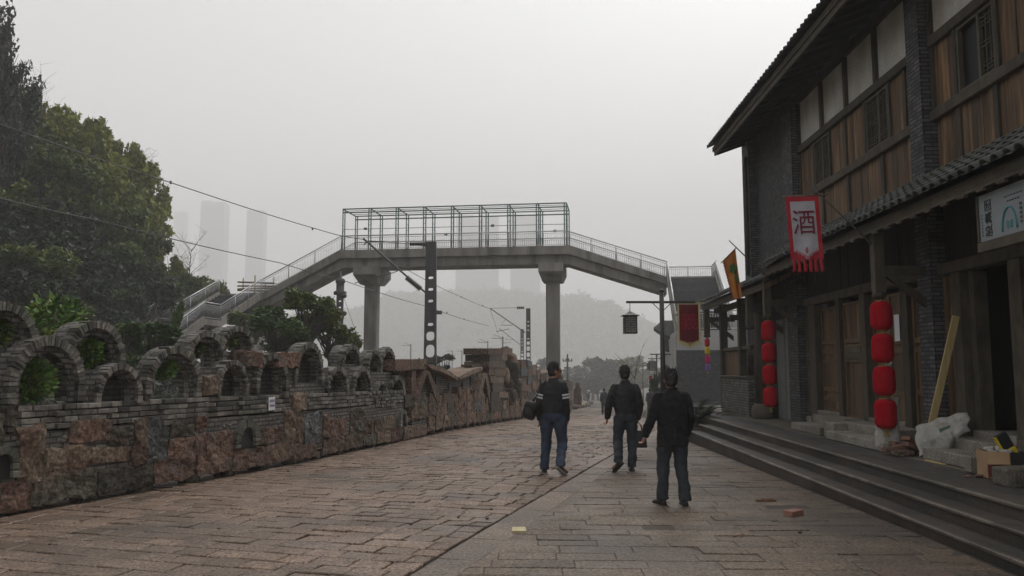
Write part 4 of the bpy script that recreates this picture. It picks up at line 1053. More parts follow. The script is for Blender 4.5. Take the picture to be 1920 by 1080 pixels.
def street_lamp(x, y, top, label, armL=.86, armR=.9, s=.78):
    zb = g(y)
    ro = empty('street_lamp', (x, y, zb), label, 'street lamp', 'lantern lamps along the street')
    b = MB(); b.tube([(x, y, zb + .3), (x, y, top - .06)], [.07, .062], 14); b.lathe((x, y, top - .06), [(.065, 0), (.075, .02), (.06, .06), (.02, .08)], 14); b.build('post', M['cast'], ro)
    b = MB(); b.lathe((x, y, zb), [(.17, 0), (.17, .1), (.12, .16), (.10, .3), (.07, .34)], 14); b.build('base', M['cast'], ro)
    za = top - .34
    b = MB(); b.box(x - armL - .1, x + armR, y - .025, y + .025, za - .03, za + .03)
    for sg in (-1, 1): b.tube([(x + sg * .05, y, za - .22), (x + sg * .25, y, za - .02)], .012, 6)
    b.build('arm', M['cast'], ro)
    bb, br = MB(), MB(); lantern_head(bb, br, x - armL, y, za - .03, s)
    o = br.build('lantern_frame', M['cast'], ro); bb.build('lantern_paper', M['lampglass'], o)
    return ro
LX, LY = at(1243, 692, 21.6).x, 21.6; LT = at(1243, 543, 21.6).z
street_lamp(LX, LY, LT, 'nearest black street lamp, square lantern left of the post, maroon banner right')
for (px, py, Y, pxl, lab) in ((1240, 652, 42, 1222, 'second street lamp along the street, its lantern beside the dark evergreen'), (1231, 664, 62, 1217.5, 'third street lamp, a small red and white banner under its lantern'), (1205, 680, 95, 1194, 'farthest tiny street lamp fading in the haze beside the bare tree')):
    p = at(px, py, Y); street_lamp(p.x, Y, p.z, lab, p.x - at(pxl, py, Y).x, .5)
def hung_banner(px, py0, py1, wpx, Y, mats, label, motif=None, pt=.10):
    a = at(px, py0, Y); c = at(px + wpx, py0, Y); bz = at(px, py1, Y).z
    w = (c - a).length; h = a.z - bz
    r = empty('hanging_banner', (a.x + w / 2, Y, bz), label, 'banner')
    nu, nv = 28, 40; n = Vector((0, -1, 0))
    def P(u, v): return a + Vector((u * w, 0, -v * h * (1 - pt * 2 * abs(u - .5)))), n
    b, ids = cloth(P, nu, nv, .012 * w, 3)
    cloth_faces(b, ids, nu, nv, lambda u, v: 1 if u < .07 or u > .93 or v > .935 or v < .03 else 0); b.build('cloth', [M[m] for m in mats], r)
    if motif: motif(r, a, w, h)
    return r, a, w, h
def maroon():
    def motif(r, a, w, h):
        text_mesh('lettering', '義', w * .80, a + Vector((w * .5, -.03, -h * .44)), (1, 0, 0), (0, 0, 1), M['crimson'], r, .003)
        b = MB()
        for k in range(9):
            u = .12 + k * .095; p = a + Vector((u * w, -.026, -h * (.83 + .09 * (1 - abs(u - .5) * 2)))); b.ell(p, (w * .045, .004, h * .014 + (h * .035 if k == 4 else 0)), seg=7, rows=4)
        b.build('embroidery', M['gold'], r)
        b = MB()
        for sg in (0, 1):
            for k in range(17): p = a + Vector((sg * w, 0, -h * (.02 + .053 * k))); b.tube([p, p + Vector(((sg * 2 - 1) * .032, -.005, -.018))], [.016, .005], 5)
        for k in range(15): u = .03 + k * .067; p = a + Vector((u * w, 0, -h * (1 - .2 * abs(u - .5)))); b.tube([p, p + Vector((0, -.005, -.042))], [.018, .005], 5)
        b.build('fringe', M['cream'], r)
        b = MB(); b.tube([a + Vector((-.05, 0, .012)), a + Vector((w + .12, 0, .012))], .014, 8); b.build('rod', M['cream'], r)
    hung_banner(1270, 569, 651, 42, 21.6, ['maroon', 'cream'], 'maroon pointed banner with a crimson character and cream fringe on the nearest lamp arm', motif, .09)
maroon()
hung_banner(1216, 704, 721, 8, 61.8, ['crimson', 'white'], 'small far red banner with white edges hanging below the third lamp', None, 0)

# ---------------------------------------------------------------- footbridge over the railway
def railing(b, A, B_, h=1.1, step=.14, mid=True, xf=None):
    """posts, hand rail, bottom rail and bars from floor point A to floor point B"""
    A, B_ = Vector(A), Vector(B_); L = (B_ - A).length; n = max(1, int(L / step)); up = Vector((0, 0, 1))
    b.tube([A + up * h, B_ + up * h], .045, 8, r=.5); b.tube([A + up * (h * .86), B_ + up * (h * .86)], .018, 5, r=.5); b.tube([A + up * .09, B_ + up * .09], .02, 5, r=.5)
    for i in range(n + 1):
        p = A.lerp(B_, i / n); b.tube([p + up * .09, p + up * (h * .86)], .0115, 4, r=.5)
    m = max(1, round(L / 2.1))
    for i in range(m + 1):
        p = A.lerp(B_, i / m); b.tube([p, p + up * h], .03, 6, r=.5)
        if i < m and mid:
            c = A.lerp(B_, (i + .5) / m); e = (B_ - A).normalized()
            b.tube([c - e * .4 + up * .62, c - e * .08 + up * .48, c + up * .42, c + e * .12 + up * .6, c + e * .42 + up * .7], .009, 4, r=.5)
def footbridge():
    DZ = 10.66; LL = 17.1; W = 3.2
    root = empty('footbridge', BR(8.5, 1.6, g(59)), 'grey concrete footbridge over the railway carrying a bare steel canopy cage', 'footbridge')
    def prof(pts, e0, e1, name, m='concrete', parent=None):
        b = MB(BR); b.prism([(a, e0, z) for a, z in pts], (0, e1 - e0, 0), .5); return b.build(name, M[m], parent or root)
    LA, RA = -6.25, 24.25; LZ, RZ = 7.45, 8.25
    # main deck and its two sloping arms: edge kerb over a narrower girder
    prof([(-.1, DZ), (LL + .2, DZ), (LL + .2, DZ - .62), (-.1, DZ - .62)], -.12, W + .12, 'deck')
    prof([(.1, DZ - .62), (LL, DZ - .62), (LL, DZ - 1.28), (.1, DZ - 1.28)], .35, W - .35, 'girder')
    for nm, pts in (('ramp', [(-.11, DZ), (-.11, DZ - .62), (LA, LZ - .55), (LA, LZ)]), ('ramp', [(LL + .21, DZ), (RA, RZ), (RA, RZ - .55), (LL + .21, DZ - .62)])): prof(pts, -.12, W + .12, nm)
    for pts in ([(.09, DZ - .622), (.09, DZ - 1.28), (-1.0, DZ - 1.7), (LA, LZ - 1.15), (LA, LZ - .56)], [(LL + .01, DZ - .622), (RA, RZ - .56), (RA, RZ - 1.2), (LL + .01, DZ - 1.28)]): prof(pts, .35, W - .35, 'girder')
    # landings
    prof([(LA - .01, LZ), (LA - 3.6, LZ), (LA - 3.6, LZ - .45), (LA - .01, LZ - .45)], -.1, W + .12, 'landing'); prof([(RA + .01, RZ), (RA + 3.6, RZ), (RA + 3.6, RZ - .45), (RA + .01, RZ - .45)], -.1, W + .12, 'landing')
    # columns and their caps
    for a in (1.95, 15.95):
        b = MB(BR); zc0, zc1 = g(60) - .2, DZ - 2.5
        oc = [(-.5, -.38), (-.38, -.5), (.38, -.5), (.5, -.38), (.5, .38), (.38, .5), (-.38, .5), (-.5, .38)]
        b.loft([[(a + x, 1.6 + y, z) for x, y in oc] for z in (zc0, zc1)], s=False); c = b.build('column', M['concrete'], root)
        b = MB(BR); zt = DZ - 1.285
        b.hexa([(a - .72, .7, zt - 1.25), (a + .72, .7, zt - 1.25), (a + .72, 2.5, zt - 1.25), (a - .72, 2.5, zt - 1.25), (a - .9, -.35, zt - .62), (a + .9, -.35, zt - .62), (a + .9, 3.55, zt - .62), (a - .9, 3.55, zt - .62)], .5)
        b.box(a - .9, a + .9, -.35, 3.55, zt - .618, zt, .5); b.build('column_cap', M['concrete'], c)
    b = MB(BR); b.box(LA - 2.4, LA - 1.0, .6, 2.6, g(61) - .2, LZ - .46, .5); b.box(LA - 3.2, LA - .1, .2, 3.0, LZ - 1.1, LZ - .452, .5); b.build('pier', M['concrete'], root)
    b = MB(BR); b.box(RA + 1.2, RA + 2.4, .6, 2.6, g(57) - .2, RZ - .46, .5); b.build('pier', M['concrete'], root)
    # railings
    rails = [((-.0, 0, DZ), (LL, 0, DZ)), ((0, W, DZ), (LL, W, DZ)), ((-.05, 0, DZ), (LA, 0, LZ)), ((-.05, W, DZ), (LA - 0, W, LZ)), ((LL, 0, DZ), (RA, 0, RZ)), ((LL, W, DZ), (RA, W, RZ)),
             ((RA, W, RZ), (RA + 3.5, W, RZ)), ((RA + 3.5, W, RZ), (RA + 3.5, 0, RZ)), ((LA - .2, W, LZ), (LA - 1.6, W, LZ))]
    def flight(a0, a1, z0, z1, e0, e1, nm, m='tread'):
        """treads from (e0,z0) down towards the viewer to (e1,z1)"""
        n = max(2, round((z0 - z1) / .16)); b = MB(BR)
        for i in range(n):
            ea = e0 + (e1 - e0) * i / n; eb = e0 + (e1 - e0) * (i + 1) / n; z = z0 - (z0 - z1) * (i + 1) / n
            b.box(a0 + .16, a1 - .16, min(ea, eb), max(ea, eb) + .03, z - .14, z)
        st = b.build(nm, M[m], root)
        b = MB(BR)
        for q in (a0, a1 - .15): b.prism([(q, e0, z0 + .16), (q, e1, z1 + .16), (q, e1, z1 - .45), (q, e0, z0 - .45)], (.15, 0, 0), .5)
        b.prism([(a0 + .15, e0, z0 - .2), (a0 + .15, e1, z1 - .2), (a0 + .15, e1, z1 - .42), (a0 + .15, e0, z0 - .42)], (a1 - a0 - .3, 0, 0), .5)
        b.build('stringer', M['concrete'], st)
        rails.extend([((q, e0, z0), (q, e1, z1)) for q in (a0 + .07, a1 - .07)])
    flight(LA - 3.55, LA, LZ, 5.0, -.1, -6.2, 'stair_flight')
    prof([(LA - 3.55, 5.0), (LA, 5.0), (LA, 4.6), (LA - 3.55, 4.6)], -8.4, -6.21, 'landing')
    rails.extend([((q, -6.2, 5.0), (q, -8.4, 5.0)) for q in (LA - 3.48, LA - .07)])
    flight(LA - 3.55, LA, 5.0, 1.3, -8.4, -16.5, 'stair_flight')
    flight(RA, RA + 3.5, RZ, 3.9, -.1, -8.3, 'stair_flight')
    rails.extend([((RA + .07, -8.3, 3.9), (RA + .07, -11.2, 3.9)), ((RA + .07, -11.2, 3.9), (RA + 3.4, -11.2, 3.9)), ((RA + 3.4, -11.2, 3.9), (RA + 6.0, -11.2, 3.9))])
    for A, B_ in rails:
        b = MB(); railing(b, BR(*A), BR(*B_)); b.build('railing', M['steel'], root)
    # the masonry base under the right hand stairs
    b = MB(BR); b.box(RA - .15, RA + 9, -11.3, -4.2, g(46) - .4, 2.75, .5); b.build('stair_base', M['brick_upper'], root)
    b = MB(BR); b.box(RA - .12, RA + 9, -11.27, -4.2, 2.752, 3.88, .5); b.box(RA - .19, RA + -.152, -11.34, -4.2, g(46) - .4, 3.6, .5); b.build('stair_base_band', M['pale_concrete'], root)
    b = MB(BR); P = [(RA + 5.1, -.2)] + [(RA + 4.3 + .8 * math.cos(math.pi * i / 10), 1.1 + .8 * math.sin(math.pi * i / 10)) for i in range(11)] + [(RA + 3.5, -.2)]
    b.prism([(a, -11.33, z) for a, z in P], (0, .04, 0), .5); b.build('arched_doorway', M['black'], root)
    # canopy cage: paired posts front and back, ties and long rails
    cage = None; ZT = 13.86
    n = 8; xs = [.12 + (LL - .55) * i / (n - 1) * .97 for i in range(n)]
    b = MB(BR)
    for e in (.14, W - .14):
        for z in (ZT, ZT - .28): b.tube([(-.0, e, z), (LL, e, z)], .05, 6, r=.5)
        b.tube([(0, e, DZ + 1.62), (LL, e, DZ + 1.62)], .022, 5, r=.5)
    for k in range(1, 4): e = .14 + (W - .28) * k / 4; b.tube([(0, e, ZT), (LL, e, ZT)], .022, 5, r=.5)
    cage = b.build('canopy_frame', M['green'], root)
    for i in range(9):
        a = min(LL, max(0, i * LL / 8)); b = MB(BR)
        for e in (.14, W - .14):
            for da in ((-.09, .09) if 0 < i < 8 else ((0, .16) if i == 0 else (-.16, 0))): b.tube([(a + da, e, DZ), (a + da, e, ZT)], .046, 6, r=.5)
            for z in np.linspace(DZ + .5, ZT - .3, 6): b.tube([(a - .1 if i else a, e, z), (a + .1 if i < 8 else a, e, z)], .015, 4, r=.5)
        b.tube([(a, .14, ZT), (a, W - .14, ZT)], .05, 6, r=.5)
        b.build('canopy_post', M['green'], cage)
    for a, e, z in ((1.8, .14, 12.3), (7.4, W - .14, 12.25), (11.6, .14, 12.3), (16.0, W - .14, 12.3)):
        b = MB(BR); b.bevbox(a - .12, a + .12, e - .05, e + .05, z - .09, z + .09, .02); b.build('lamp_box', M['darksteel'], cage)
footbridge()
def barrier():
    r = empty('plank_barrier', BR(-8.2, 1.0, 7.45), 'makeshift barrier of pale planks nailed across the left bridge landing', 'barrier')
    b = MB(BR)
    for a, h in ((-9.3, 1.55), (-8.3, 1.75), (-7.4, 1.2), (-6.7, 1.6)): b.box(a - .04, a + .04, 2.9, 2.98, 7.46, 7.46 + h)
    b.build('stake', M['plank'], r)
    for k, (z, dz) in enumerate(((7.65, .05), (7.95, -.12), (8.3, -.06), (8.62, -.14), (8.05, .05))):
        b = MB(BR); b.prism([(-9.75, 2.86, z), (-6.6, 2.86, z + dz), (-6.6, 2.86, z + dz + .13), (-9.75, 2.86, z + .13)], (0, .03, 0)); b.build('board', M['wood'], r)
barrier()
# ---------------------------------------------------------------- railway masts, arms, wires
def mast(px, pyt, Y, wpx, label, holes=True, arm=None, wtop=.74, extra=None, group='masts along the railway'):
    top = at(px, pyt, Y); zb = g(Y) - 1.2; wb = wpx / F * Y; wt = wb * wtop; Hh = top.z - zb
    r = empty('catenary_mast', (top.x, Y, zb), label, 'mast', group)
    b = MB(); th = wb * .55
    def half(z): return (wb + (wt - wb) * (z - zb) / Hh) / 2
    x0 = top.x
    def solid(za, zc): b.hexa([(x0 - half(za), Y, za), (x0 + half(za), Y, za), (x0 + half(za), Y + th, za), (x0 - half(za), Y + th, za), (x0 - half(zc), Y, zc), (x0 + half(zc), Y, zc), (x0 + half(zc), Y + th, zc), (x0 - half(zc), Y + th, zc)], .5)
    def cell(za, zc, hz, hw):
        zm = (za + zc) / 2; n = 20; out, inn = [], []
        ha = half(zm)
        for i in range(n):
            t = 2 * math.pi * (i + .5) / n; dx, dz = math.cos(t), math.sin(t)
            k = min(ha / max(abs(dx), 1e-6), (zc - za) / 2 / max(abs(dz), 1e-6)); out.append((dx * k, dz * k))
            l = (abs(dx / hw) ** 3 + abs(dz / hz) ** 3) ** (-1 / 3); inn.append((dx * l, dz * l))
        cor = [(ha, (zc - za) / 2), (-ha, (zc - za) / 2), (-ha, -(zc - za) / 2), (ha, -(zc - za) / 2)]
        for c in cor:                                            # snap the nearest outline points to the corners
            j = min(range(n), key=lambda q: (out[q][0] - c[0]) ** 2 + (out[q][1] - c[1]) ** 2); out[j] = c
        W_ = lambda p, y: (x0 + p[0] * (half(zm + p[1]) / ha if abs(p[0]) > ha * .98 else 1), y, zm + p[1])
        o0 = b.pts([W_(p, Y) for p in out]); i0 = b.pts([W_(p, Y) for p in inn]); o1 = b.pts([W_(p, Y + th) for p in out]); i1 = b.pts([W_(p, Y + th) for p in inn])
        for k in range(n):
            q = (k + 1) % n
            b.face((o0 + k, o0 + q, i0 + q, i0 + k)); b.face((o1 + k, i1 + k, i1 + q, o1 + q)); b.face((i0 + k, i0 + q, i1 + q, i1 + k)); b.face((o0 + k, o1 + k, o1 + q, o0 + q))
    z = top.z; s = wb
    if holes:
        solid(z - s * 2.2, z); z -= s * 2.2
        for k in range(3): cell(z - s * .85, z, s * .12, s * .2); z -= s * .85
        solid(z - s * .9, z); z -= s * .9
        cell(z - s * .75, z, s * .12, s * .22); z -= s * .75
        cell(z - s * .95, z, s * .33, s * .31); z -= s * .95
        while z > zb + s * 1.2: cell(z - s * 1.2, z, s * .46, s * .33); z -= s * 1.2
    solid(zb, z)
    b.build('post', M['pole'], r)
    if extra: extra(r, top)
    return r
def main_mast(r, top):
    Y = 37.2
    tip = at(681, 447, Y); foot = at(797, 548, Y); k0, k1 = at(762, 520, Y), at(789, 542, Y)
    b = MB(); b.tube([foot, tip], .045, 8); t2 = at(690, 463, Y); b.tube([at(682, 459, Y), at(690, 452, Y), at(712, 453, Y), at(722, 453, Y)], .03, 6); b.tube([at(746, 508, Y), at(735, 512, Y), at(700, 521, Y), at(665, 531, Y)], .022, 6); b.build('cantilever_arm', M['darksteel'], r)
    b = MB(); n = 15; b.tube([k0.lerp(k1, i / (2 * n)) for i in range(2 * n + 1)], [.15 if i % 2 else .07 for i in range(2 * n + 1)], 10); b.build('insulator', M['ceramic'], r)
    a, c = at(768, 457.5, Y), at(798, 457.5, Y)
    b = MB(); b.tube([a.lerp(c, i / 20) for i in range(21)], [.13 if i % 2 else .05 for i in range(21)], 10); b.build('insulator', M['ceramic'], r)
    b = MB(); b.tube([at(722, 454, Y), a], .012, 5); b.tube([c, top + Vector((-.1, 0, -.1))], .012, 5); b.build('stay_wire', M['wire'], r)
    b = MB(); p = at(822, 586, Y); b.bevbox(p.x - .2, p.x + .16, Y - .05, Y + .15, p.z - .08, p.z + .09, .02); b.build('bracket_box', M['darksteel'], r)
mast(808, 453, 37, 26, 'largest dark perforated railway mast with a slanting arm, standing behind the masonry wall', extra=main_mast)
def left_mast(r, top):
    b = MB(); b.lathe((top.x, 52.1, top.z - .1), [(.42, -.75), (.42, -.55), (.26, -.5), (.26, 0), (.32, .05), (.3, .25), (.1, .35), (.06, .8)], 12); b.build('mast_cap', M['pole'], r)
    for y in (555, 588, 613):
        p = at(645, y, 52); b = MB(); b.lathe((p.x, 51.9, p.z - .15), [(.12, 0), (.2, .1), (.2, .22), (.1, .3)], 8); b.build('insulator', M['ceramic'], r)
    b = MB(); b.tube([at(636, 545, 52), at(626, 625, 52.6)], .012, 5); b.tube([at(640, 545, 52), at(668, 625, 52.6)], .012, 5); b.tube([at(645, 633, 52), at(668, 612, 52)], .035, 5); b.build('stay_wire', M['wire'], r)
mast(637.5, 528, 52, 14, 'dark railway mast with a stepped cap left of the left bridge column', extra=left_mast, wtop=.85)
def far_arm(px, py, qx, qy, Y, lab=None):
    def fn(r, top):
        b = MB(); tip = at(px, py, Y); foot = at(qx, qy, Y); b.tube([foot, tip], .05, 6)
        mid = tip.lerp(foot, .45); b.tube([mid, mid + Vector((-.5, 0, -.55)), mid + Vector((.6, 0, -.55))], .03, 5); b.tube([mid + Vector((-.9, 0, -1.15)), mid + Vector((.3, 0, -.9))], .03, 5)
        b.build('cantilever_arm', M['darksteel'], r)
        if lab:
            a, c = at(px + 50, py - 1, Y), at(px + 64, py - 1, Y); b = MB(); b.tube([tip, a], .02, 5); b.build('stay_wire', M['wire'], r)
            b = MB(); b.tube([a.lerp(c, i / 8) for i in range(9)], [.16 if i % 2 else .07 for i in range(9)], 8); b.build('insulator', M['ceramic'], r)
    return fn
mast(990.5, 578, 75, 9.5, 'perforated railway mast with a long arm, seen just left of the right bridge column', extra=far_arm(919, 578, 985, 624, 75, 1), wtop=.85)
mast(979, 617, 118, 7, 'shorter hazy mast half hidden beside the perforated one near the right bridge column', extra=far_arm(936, 616, 975, 646, 118), wtop=.9)
for px, pyt, Y, w in ((942.5, 631, 190, 4), (914.5, 639, 215, 2.5), (898, 653, 290, 3), (866, 657, 320, 3), (848, 657, 330, 2.6), (770, 645, 240, 3)):
    def fr(r, top, Y=Y):
        b = MB(); b.box(top.x - 2.6, top.x + .3, Y + .02, Y + .18, top.z - .5, top.z - .36); b.tube([(top.x, Y, top.z - .4), (top.x - 2.2, Y, top.z + .5)], .06, 5); b.build('crossarm', M['darksteel'], r)
    mast(px, pyt, Y, w, 'thin hazy railway mast far down the line beneath the bridge', holes=False, extra=fr, group='far thin railway masts')
def signal():
    p = at(888, 676, 200)
    r = empty('railway_signal', (p.x, 200, g(200)), 'tiny railway signal showing a red light far down the track', 'signal')
    b = MB(); b.tube([(p.x, 200, g(200)), (p.x, 200, p.z + 1.2)], .09, 6); b.build('post', M['darksteel'], r)
    b = MB(); b.bevbox(p.x - .3, p.x + .3, 199.75, 199.95, p.z - .8, p.z + 1.1, .05); b.build('signal_head', M['black'], r)
    b = MB(); b.ell((p.x, 199.73, p.z), (.22, .05, .30)); b.build('lamp', plain('red signal light', (.5, .02, .03), .4, 0, ((1, .12, .18), 4)), r)
signal()
def cable(name, pts, label, rad=.013, droppers=()):
    b = MB(); P = []
    for a, c in zip(pts, pts[1:]):
        n = 8
        for i in range(n): P.append(a.lerp(c, i / n) - Vector((0, 0, .10 * math.sin(math.pi * i / n) * (c - a).length / 20)))
    P.append(pts[-1]); b.tube(P, rad, 5)
    for q in droppers:
        b.ell(q, (.045, .045, .07), seg=6, rows=4)
    o = b.build(name, M['wire']); return tag(o, label, 'cable', 'overhead wires of the railway')
cable('overhead_wire', [at(-60, 213, 19), at(0, 233, 20.7), at(322, 343, 28), at(630, 440, 37.6), at(681, 449, 39.5)], 'upper overhead wire crossing from the left edge down to the bridge cage', .019, [at(190, 300, 25), at(320, 342, 28), at(586, 429, 36)])
cable('overhead_wire', [at(-60, 352, 20.5), at(0, 372, 22), at(170, 410, 26.5), at(525, 493, 36.5), at(650, 528, 41), at(798, 574, 53), at(917, 611, 74)], 'lower overhead wire crossing the hillside and running under the bridge', .019, [at(168, 409, 26.5), at(838, 586, 58), at(870, 598, 66)])
cable('overhead_wire', [at(681, 449, 37.5), at(762, 505, 50), at(865, 557, 66), at(919, 579, 75)], 'short wire running from the largest mast under the bridge to the next mast', .02, [at(865, 557, 66), at(905, 573, 72)])
cable('overhead_wire', [at(919, 579, 75), at(926, 600, 85), at(942, 640, 190)], 'faint thin wire beyond the bridge running into the haze', .02)
# ---------------------------------------------------------------- far hill, towers
def far_hill():
    prof = [(250, 655), (400, 640), (500, 612), (560, 598), (640, 588), (700, 573), (735, 557), (783, 551), (830, 552), (900, 546), (960, 548), (1000, 554), (1056, 563), (1091, 556), (1111, 569), (1135, 566), (1150, 579), (1174, 593), (1220, 612), (1280, 636), (1400, 665), (1560, 690)]
    b = MB(); Y0 = 1250; ids = {}; nx, ny = 170, 26
    for i in range(nx + 1):
        px = 250 + 1310 * i / nx; k = max(0, min(len(prof) - 2, next((q for q in range(len(prof) - 1) if prof[q + 1][0] >= px), len(prof) - 2)))
        f = (px - prof[k][0]) / (prof[k + 1][0] - prof[k][0]); ry = prof[k][1] + (prof[k + 1][1] - prof[k][1]) * f
        top = at(px, ry, Y0)
        for j in range(ny + 1):
            v = j / ny; Y = Y0 - 330 * (1 - v) if v <= 1 else Y0
            zz = -7.2 + (top.z + 7.2) * (math.sin(v * math.pi / 2) ** 1.0)
            X = top.x * (.95 + .05 * v)
            nz = mnoise.noise(Vector((X * .03, Y * .03, 3))) * 11 * v + mnoise.noise(Vector((X * .1, Y * .1, 9))) * 5.0 * (.3 + .7 * v)
            ids[i, j] = b.pts([(X, Y, zz + nz - 6)])
    for i in range(nx):
        for j in range(ny): b.face((ids[i, j], ids[i + 1, j], ids[i + 1, j + 1], ids[i, j + 1]), .5, 0, True)
    structure(b.build('far_hill', M['hill'], origin=(0, 170, -3)))
    return ids
_hid = far_hill()
def far_wood():
    """the woods on the far hill read as one mass"""
    hill = bpy.data.objects['far_hill']; me = hill.data; n = len(me.vertices); co = np.zeros(n * 3, dtype=np.float32); me.vertices.foreach_get('co', co); co = co.reshape(-1, 3) + np.array(hill.location)
    rs = np.random.RandomState(4); keep = co[(co[:, 1] > 600)]
    P = []
    for p in keep[rs.randint(0, len(keep), 8000)]:
        c = p + rs.normal(size=3) * np.array([5, 6, 1.5]); r = rs.uniform(4.0, 12)
        P.append(fill(c, r, 22, rs.randint(1e6), .8))
    b = MB(); b.leaves(np.concatenate(P), 3.4, 3); o = b.build('far_wood', M['leaf_mid'], origin=(0, 180, 0)); o['kind'] = 'stuff'
far_wood()
def tower(x0, x1, yt, Y, label, notch=0, pod=None):
    a, c = at(x0, yt, Y), at(x1, yt, Y); w = c.x - a.x; D = min(w * .8, 30)
    r = empty('apartment_tower', ((a.x + c.x) / 2, Y + D / 2, -7), label, 'tower', 'towers fading in the haze')
    b = MB(); b.box(a.x, c.x, Y, Y + D, -7, a.z - notch, .5)
    k = 5
    if notch: b.box(a.x + .4, a.x + w * .42, Y + .4, Y + D - .4, a.z - notch, a.z, .5); b.box(a.x + w * .62, c.x - .4, Y + .4, Y + D - .4, a.z - notch, a.z - notch * .4, .5)
    b.build('wall', M['tower'], r)
    b = MB(); n = max(4, int(w / 2.6))
    for i in range(n):
        x = a.x + w * (i + .25) / n; b.box(x, x + w * .5 / n, Y - .25, Y - .02, 4, a.z - notch - 2, .5)
    for z in np.arange(4, a.z - notch - 2, 3.0): b.box(a.x + .1, c.x - .1, Y - .4, Y - .26, z, z + .5, .5)
    b.build('window_bands', M['towerwin'], r)
    if pod:
        p0, p1 = at(pod[0], pod[2], Y), at(pod[1], pod[2], Y); b = MB(); b.box(p0.x, p1.x, Y + 1, Y + D - 1, -7, p0.z, .5); b.build('podium', M['tower'], r)
    return r
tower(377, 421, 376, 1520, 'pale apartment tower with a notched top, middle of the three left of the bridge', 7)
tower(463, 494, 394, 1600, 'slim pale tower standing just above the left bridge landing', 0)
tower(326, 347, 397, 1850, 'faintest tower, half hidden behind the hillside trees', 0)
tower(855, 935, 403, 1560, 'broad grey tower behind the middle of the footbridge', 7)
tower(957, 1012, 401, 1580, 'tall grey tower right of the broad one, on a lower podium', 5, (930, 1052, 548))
# ---------------------------------------------------------------- hillside, trees
def toe(Y): return -17 - .17 * (Y - 20)
def hh(X, Y):
    d = max(0, toe(Y) - X); k = min(1, max(0, (100 - Y) / 22)); k = k * k * (3 - 2 * k)
    return g(Y) - .3 + min(24, d * 1.0) * k + mnoise.noise(Vector((X * .2, Y * .2, 0))) * .8 * min(1, d / 3)
def hillside():
    b = MB(); ids = {}; xs = np.linspace(0, 60, 31); ys = np.linspace(6, 104, 40)
    for i, x in enumerate(xs):
        for j, y in enumerate(ys): X = toe(y) + 2 - x; ids[i, j] = b.pts([(X, y, hh(X, y))])
    for i in range(30):
        for j in range(39): b.face((ids[i, j], ids[i, j + 1], ids[i + 1, j + 1], ids[i + 1, j]), .5, 0, True)
    structure(b.build('hillside', M['earth'], origin=(-30, 50, 0)))
    q = np.random.RandomState(2); n = 21000; P = []
    ys = q.uniform(16, 80, n); ds = q.uniform(-1.5, 18, n)
    for y, d in zip(ys, ds):
        X = toe(y) - d; P.append((X, y, hh(X, y) + q.uniform(0, 1.5) * abs(q.normal()) * .8))
    b = MB(); b.leaves(np.array(P), .30, 3); o = b.build('undergrowth', M['leaf_dark'], origin=(-25, 45, 0)); o['kind'] = 'stuff'
hillside()
def tree_parts(seed, n, size, clumps=13, flat=.8):
    """a unit tree: height 1, crown radius about .5 before scaling; returns trunk, leaf points and a tone per clump"""
    q = random.Random(seed); t = MB(); P = []; T = []
    top = Vector((q.uniform(-.03, .03), q.uniform(-.03, .03), .72))
    t.tube([(0, 0, -.08), (.01, .0, .1), (top.x * .5, top.y * .5, .34), tuple(top)], [.032, .026, .02, .008], 8)
    for k in range(clumps):
        a = 2.4 * k + q.uniform(-.5, .5); e = -.45 + 1.45 * ((k * .618) % 1.0); rr = q.uniform(.24, .40)
        c = Vector((math.cos(a) * rr * math.cos(e * 1.25), math.sin(a) * rr * math.cos(e * 1.25), .60 + .33 * math.sin(e * 1.35) + q.uniform(-.03, .03)))
        s = q.uniform(.07, .155); m = int(n * (s / .115) ** 2 / clumps); tone = q.random()
        for sub in range(5):
            d = Vector((q.gauss(0, 1), q.gauss(0, 1), q.gauss(0, .7))); d = d.normalized() * s * q.uniform(.4, 1.05)
            P.append(fill(tuple(c + d), s * q.uniform(.38, .62), m // 5, seed * 50 + k * 7 + sub, flat)); T += [min(1, max(0, tone + q.uniform(-.22, .22)))] * (m // 5)
        b0 = Vector((0, 0, q.uniform(.22, .5))); md = b0.lerp(c, .55) + Vector((q.uniform(-.03, .03), q.uniform(-.03, .03), -.02))
        t.tube([b0, md, c], [.014, .009, .004], 5)
        for _ in range(3):
            e2 = c + Vector((q.gauss(0, 1), q.gauss(0, 1), q.gauss(0, .6))).normalized() * s; t.tube([md.lerp(c, .7), e2], [.005, .002], 4)
    return t, np.concatenate(P), T
PROTO = {}
def tree(kind, loc, h, w, label, group, rz=None):
    """a tapered trunk with limbs and a crown of leaf clumps; repeats copy the first of their kind"""
    if kind not in PROTO:
        seed, n, size, clumps, flat, mat = KINDS[kind]
        ro = empty('leafy_tree', (0, 0, 0), 'x', 'tree')
        t, P, T = tree_parts(seed, n, size, clumps, flat); c = MB()
        c.leaves(P, size, seed, T); t.build('trunk', M['barkm'], ro); c.build('crown', M[mat], ro); PROTO[kind] = ro; o = ro
    else: o = copy_tree(PROTO[kind])
    o.location = loc; o.scale = (w, w, h); o.rotation_euler = (0, 0, rng.uniform(0, 6.28) if rz is None else rz)
    tag(o, label, 'tree', group); return o
